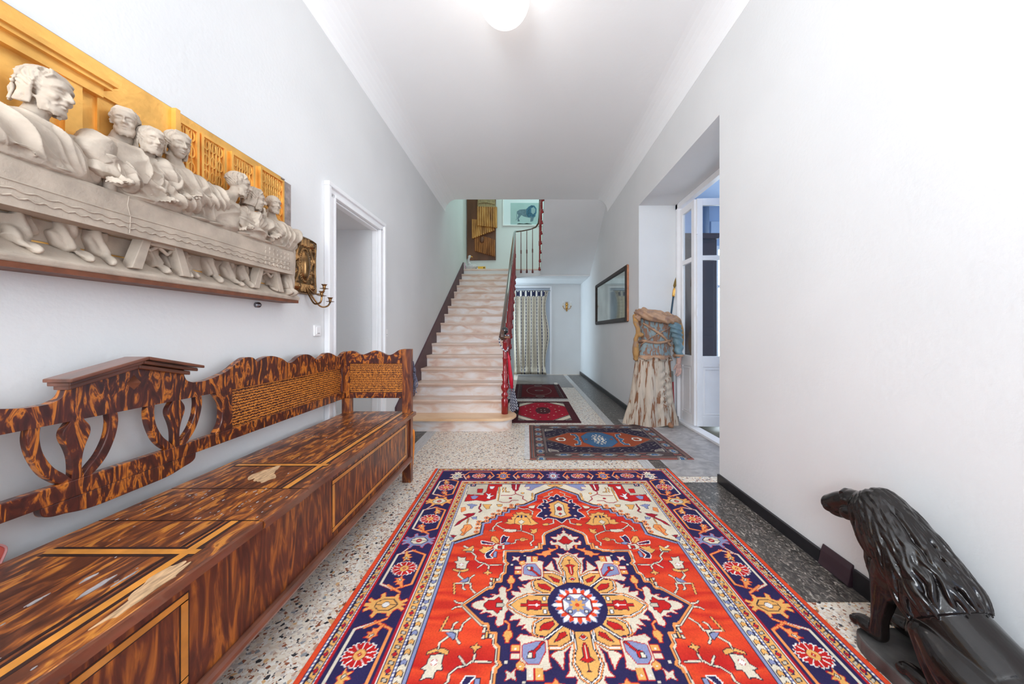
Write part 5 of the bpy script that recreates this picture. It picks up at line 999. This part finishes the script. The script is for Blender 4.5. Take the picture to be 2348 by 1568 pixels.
# gilt sconce with two candle bulbs
t=thing('gilt_sconce','small gilt wall sconce with two candle bulbs right of the striped curtain','sconce',(1.19,YB,2.0))
GI=M('antique_gilt',(.55,.30,.08),.35,.9,var=.3,scale=40)
b=MB(); b.ell((1.19,YB-.02,1.98),(.035,.02,.09)); b.ell((1.19,YB-.03,2.06),(.045,.02,.05)); b.lathe([(.001,0),(.03,.03),(.02,.05)],(1.19,YB-.03,1.85),12)
for dx in (-.03,0,.03): b.tube([(1.19+dx*.5,YB-.03,2.07),(1.19+dx,YB-.035,2.14)],[.012,.006],6)
b.build('backplate',GI,t,smooth=True)
for s in (-1,1):
    MB().tube([(1.19,YB-.03,1.95),(1.19+s*.05,YB-.07,1.92),(1.19+s*.10,YB-.09,1.95),(1.19+s*.115,YB-.09,2.0)],.009,8).lathe([(.01,0),(.03,.008),(.012,.012)],(1.19+s*.115,YB-.09,2.0),12).build('candle_arm',GI,t,smooth=True)
    ar=bpy.data.objects[[o.name for o in COL.objects if o.name.startswith('candle_arm')][-1]]
    MB().lathe([(.012,0),(.012,.09)],(1.19+s*.115,YB-.09,2.012),10).build('candle_tube',M('ivory_tube',(.8,.76,.65),.5),ar,smooth=True)
    MB().ell((1.19+s*.115,YB-.09,2.125),(.014,.014,.03),seg=12).build('bulb',M('clear_bulb',(.9,.9,.9),.1,spec=.8),ar,smooth=True)
# pictures and carved panel on the landing wall
t=thing('wooden_carving','tall dark wooden panel with fluted carved drapery hanging above the stair landing','carving',(-1.3,YB,3.4))
DK=M('dark_brown_board',(.15,.05,.02),.5,var=.4,scale=4,stretch=(1,1,.2)); FL=ramp_mat('honey_carved_wood',[(.3,(.24,.08,.02)),(.5,(.52,.22,.05)),(.75,(.72,.36,.10))],scale=(1,1,.3),nscale=8,detail=4,rough=.45)
MB().prism([(-1.75,3.42),(-1.72,3.36),(-.90,3.37),(-.90,5.6),(-1.75,5.6)],'y',YB-.05,YB-.002).build('back_board',DK,t,bevel=.006)
def flutes(x0,x1,zt0,zt1,zb0,zb1,n,y,name='carved_pleats',m=FL):
    b=MB()
    for i in range(n):
        u=(i+.5)/n; xa=x0+(x1-x0)*u; r=(x1-x0)/n*.46; zt=zt0+(zt1-zt0)*u; zb=zb0+(zb1-zb0)*u; b.tube([(xa,y,zt),(xa,y-.01,(zt+zb)/2),(xa+.01,y-.02,zb)],[r*.8,r,r*1.1],8)
    b.prism([(x0,zb0+.02),(x1,zb1+.02),(x1,zt1),(x0,zt0)],'y',y,YB-.05); return b.build(name,m,t,smooth=False)
flutes(-1.44,-.86,4.92,4.90,4.35,4.28,9,YB-.13); flutes(-1.60,-.94,4.55,4.5,3.97,4.22,11,YB-.10); flutes(-1.52,-.92,4.15,3.95,3.62,3.45,11,YB-.08,m=ramp_mat('brown_carved_wood',[(.3,(.18,.05,.012)),(.6,(.38,.13,.03))],scale=(1,1,.3),nscale=8,rough=.45))
MB().prism([(-1.43,4.9),(-.90,4.88),(-.92,5.12),(-1.42,5.14)],'y',YB-.15,YB-.05).tube([(-1.42,YB-.14,5.0),(-1.2,YB-.16,5.03),(-.92,YB-.14,4.98)],.03,8).build('carved_band',M('tan_rope_band',(.36,.25,.13),.7,var=.3,scale=25),t,bevel=.01)
MB().prism([(-1.42,5.12),(-.93,5.10),(-.95,5.58),(-1.40,5.58)],'y',YB-.13,YB-.05).build('red_panel',M('faded_red_wood',(.36,.12,.07),.6,var=.25,scale=10),t,bevel=.008)
MB().ell((-1.30,YB-.10,3.95),(.07,.05,.10)).build('carved_knot',DK,t,smooth=True); MB().ell((-1.15,YB-.09,4.22),(.05,.04,.07)).build('carved_knot',DK,t,smooth=True)
t=thing('lion_picture','white-framed print of a blue-maned lion hanging on the wall above the stairs','picture',(-.1,YB,4.9))
b=MB(); 
for x0,x1,z0,z1 in ((-.70,-.665,4.38,5.45),(.55,.585,4.38,5.45),(-.665,.55,4.38,4.415),(-.665,.55,5.415,5.45)): b.box(x0,x1,YB-.04,YB,z0,z1)
b.build('frame',WHITE,t,bevel=.003); MB().box(-.665,.55,YB-.012,YB,4.415,5.415).build('mount',M('white_mount',(.80,.84,.88),.6),t)
LI=[M('pale_aqua_paper',(.42,.56,.56),.7,var=.05,scale=4),M('grey_lion_ink',(.13,.20,.25),.7,var=.3,scale=12),M('blue_mane_ink',(.04,.13,.21),.7,var=.4,scale=20),M('pale_face_ink',(.30,.42,.45),.7),M('black_ink',(.02,.03,.03),.7)]
b=MB(); b.box(-.47,.42,YB-.014,YB-.012,4.42,5.06,0)
def pic(pts,m,d): b.prism([((x-1173)/783*YB-.44,1.25+(761-y)*YB/783) for x,y in pts],'y',YB-.014-d,YB-.0135,m)
g=lambda l:[(1040+x/7.127,440+y/7.127) for x,y in l]
pic(g([(1040,320),(1080,292),(1180,285),(1230,250),(1330,260),(1340,400),(1310,430),(1300,480),(1255,490),(1260,430),(1150,405),(1110,380),(1065,440),(1085,480),(1050,488),(1045,430),(1060,380),(1035,350)]),1,.001)
b.tube([((x-1173)/783*YB-.44,YB-.016,1.25+(761-y)*YB/783) for x,y in g([(1040,320),(1032,380),(1040,430),(1020,465)])],.006,6,1)
pic(g([(1190,300),(1220,250),(1270,220),(1320,225),(1355,270),(1355,340),(1330,400),(1290,420),(1270,400),(1220,420),(1190,370)]),2,.002)
pic(g([(1270,270),(1310,250),(1340,290),(1330,340),(1300,370),(1270,340)]),3,.003)
pic(g([(1040,525),(1070,515),(1150,522),(1200,512),(1280,528),(1280,533),(1040,533)]),4,.001)
b.build('print',LI,t)
# goose and yellow tape on the top step
t=thing('goose_figurine','white and grey striped goose figurine with orange beak at the top of the stairs','figurine',(-1.45,8.72,2.835))
b=MB(); z0=2.837; b.ell((-1.41,8.74,z0+.075),(.17,.09,.078),rot=(0,-.1,0)); b.tube([(-1.43,8.72,z0+.11),(-1.475,8.70,z0+.18),(-1.47,8.70,z0+.26),(-1.455,8.70,z0+.32)],[.05,.035,.026,.03],12); b.ell((-1.445,8.70,z0+.335),(.042,.032,.034))
sculpt(b,'body',ramp_mat('striped_goose_paint',[(0,(.74,.72,.70)),(.55,(.70,.68,.66)),(.66,(.50,.46,.47)),(1,(.42,.42,.44))],kind='wave',wave=9,wdist=5,nscale=2,axis='Z',rough=.5),t,voxel=.008,smooth=3)
MB().tube([(-1.41,8.695,z0+.335),(-1.365,8.69,z0+.318)],[.017,.004],8).build('beak',M('orange_beak',(.85,.42,.05),.5),t,smooth=True)
t=MB().box(-1.225,-1.04,8.62,8.72,2.836,2.905).lathe([(.02,0),(.02,.004)],(-1.07,8.618,2.87),12,m=1,ax='y').build('yellow_box',[M('yellow_card',(.85,.50,.04),.5),M('dark_spot',(.08,.05,.02),.5)],bevel=.006); mk('',t,'small yellow box lying beside the goose figurine on the top step','box')
t=MB().tube([(-1.55,8.63,2.84),(-1.555,8.63,3.0)],.008,8).build('pink_stick',M('pink_plastic',(.75,.30,.50),.4),smooth=True); mk('',t,'thin pink stick standing in the corner at the top of the stairs','stick')
# beads, umbrella, checked cloth and black hose on the newel
b=MB(); P=[(-.345,4.46,1.20),(-.355,4.45,1.16),(-.35,4.445,1.11),(-.33,4.44,1.06),(-.30,4.44,1.02),(-.27,4.445,.995),(-.245,4.45,1.02),(-.24,4.46,1.05)]
n=26
for i in range(n):
    u=i/(n-1)*(len(P)-1); k=min(int(u),len(P)-2); p=Vector(P[k]).lerp(Vector(P[k+1]),u-k); b.ell(p,.0095,seg=8,m=i%3)
for i in range(14): a=2*PI*i/14; b.ell((-.285+.055*math.cos(a),4.49+.055*math.sin(a),1.205),.0095,seg=8,m=(i+1)%3)
t=b.build('bead_necklace',[M('silver_bead',(.7,.7,.72),.25,.8),M('navy_bead',(.05,.06,.15),.3),M('white_bead',(.75,.72,.70),.3)],smooth=True); mk('',t,'string of silver and dark beads draped around the top of the red newel post','necklace')
t=thing('red_umbrella','folded bright red umbrella hanging from the newel post','umbrella',(-.235,4.55,1.0))
MB().tube([(-.25,4.53,.98),(-.235,4.54,.90),(-.205,4.55,.62),(-.195,4.55,.50)],[.008,.018,.028,.020],12).build('folded_canopy',M('bright_red_nylon',(.62,.004,.03),.3,coat=.3),t,smooth=True); MB().tube([(-.25,4.53,1.10),(-.252,4.53,.98)],.006,8).tube([(-.195,4.55,.50),(-.193,4.55,.46)],.004,6).build('rod',M('umbrella_rod',(.5,.1,.1),.3,.6),t,smooth=True)
b=MB(); P=[]
for j in range(25):
    v=j/24; w_=.03+.085*v; P.append([(-.225+(-.3+u/12*.95)*w_+.045*v,4.60+.02*math.sin(u*1.6)*(.4+v),.66-.47*v-.02*math.sin(u*.5)) for u in range(13)])
b.grid(P,mf=lambda i,j:(i+j)%2); t=b.build('checked_cloth',[M('navy_check',(.04,.05,.12),.9),M('white_check',(.74,.74,.78),.9)],solid=.004); mk('',t,'navy and white checked cloth hanging behind the red newel post','cloth')
b=MB(); P=[(-.20,4.90,.035+.0)]; 
ring=[(-.21+.085*math.cos(a),4.95,.15+.12*math.sin(a)) for a in np.linspace(0,2*PI,25)]
b.tube(ring,.022,10); t=b.build('vacuum_hose',M('black_rubber',(.012,.012,.014),.4),smooth=True); mk('',t,'black looped hose standing on the floor behind the newel post','hose')
t=MB().box(-.30,-.20,4.68,4.76,.0,.05).build('teal_box',M('teal_plastic',(.03,.28,.33),.4),bevel=.008); mk('',t,'small teal box on the floor behind the first stair step','box')
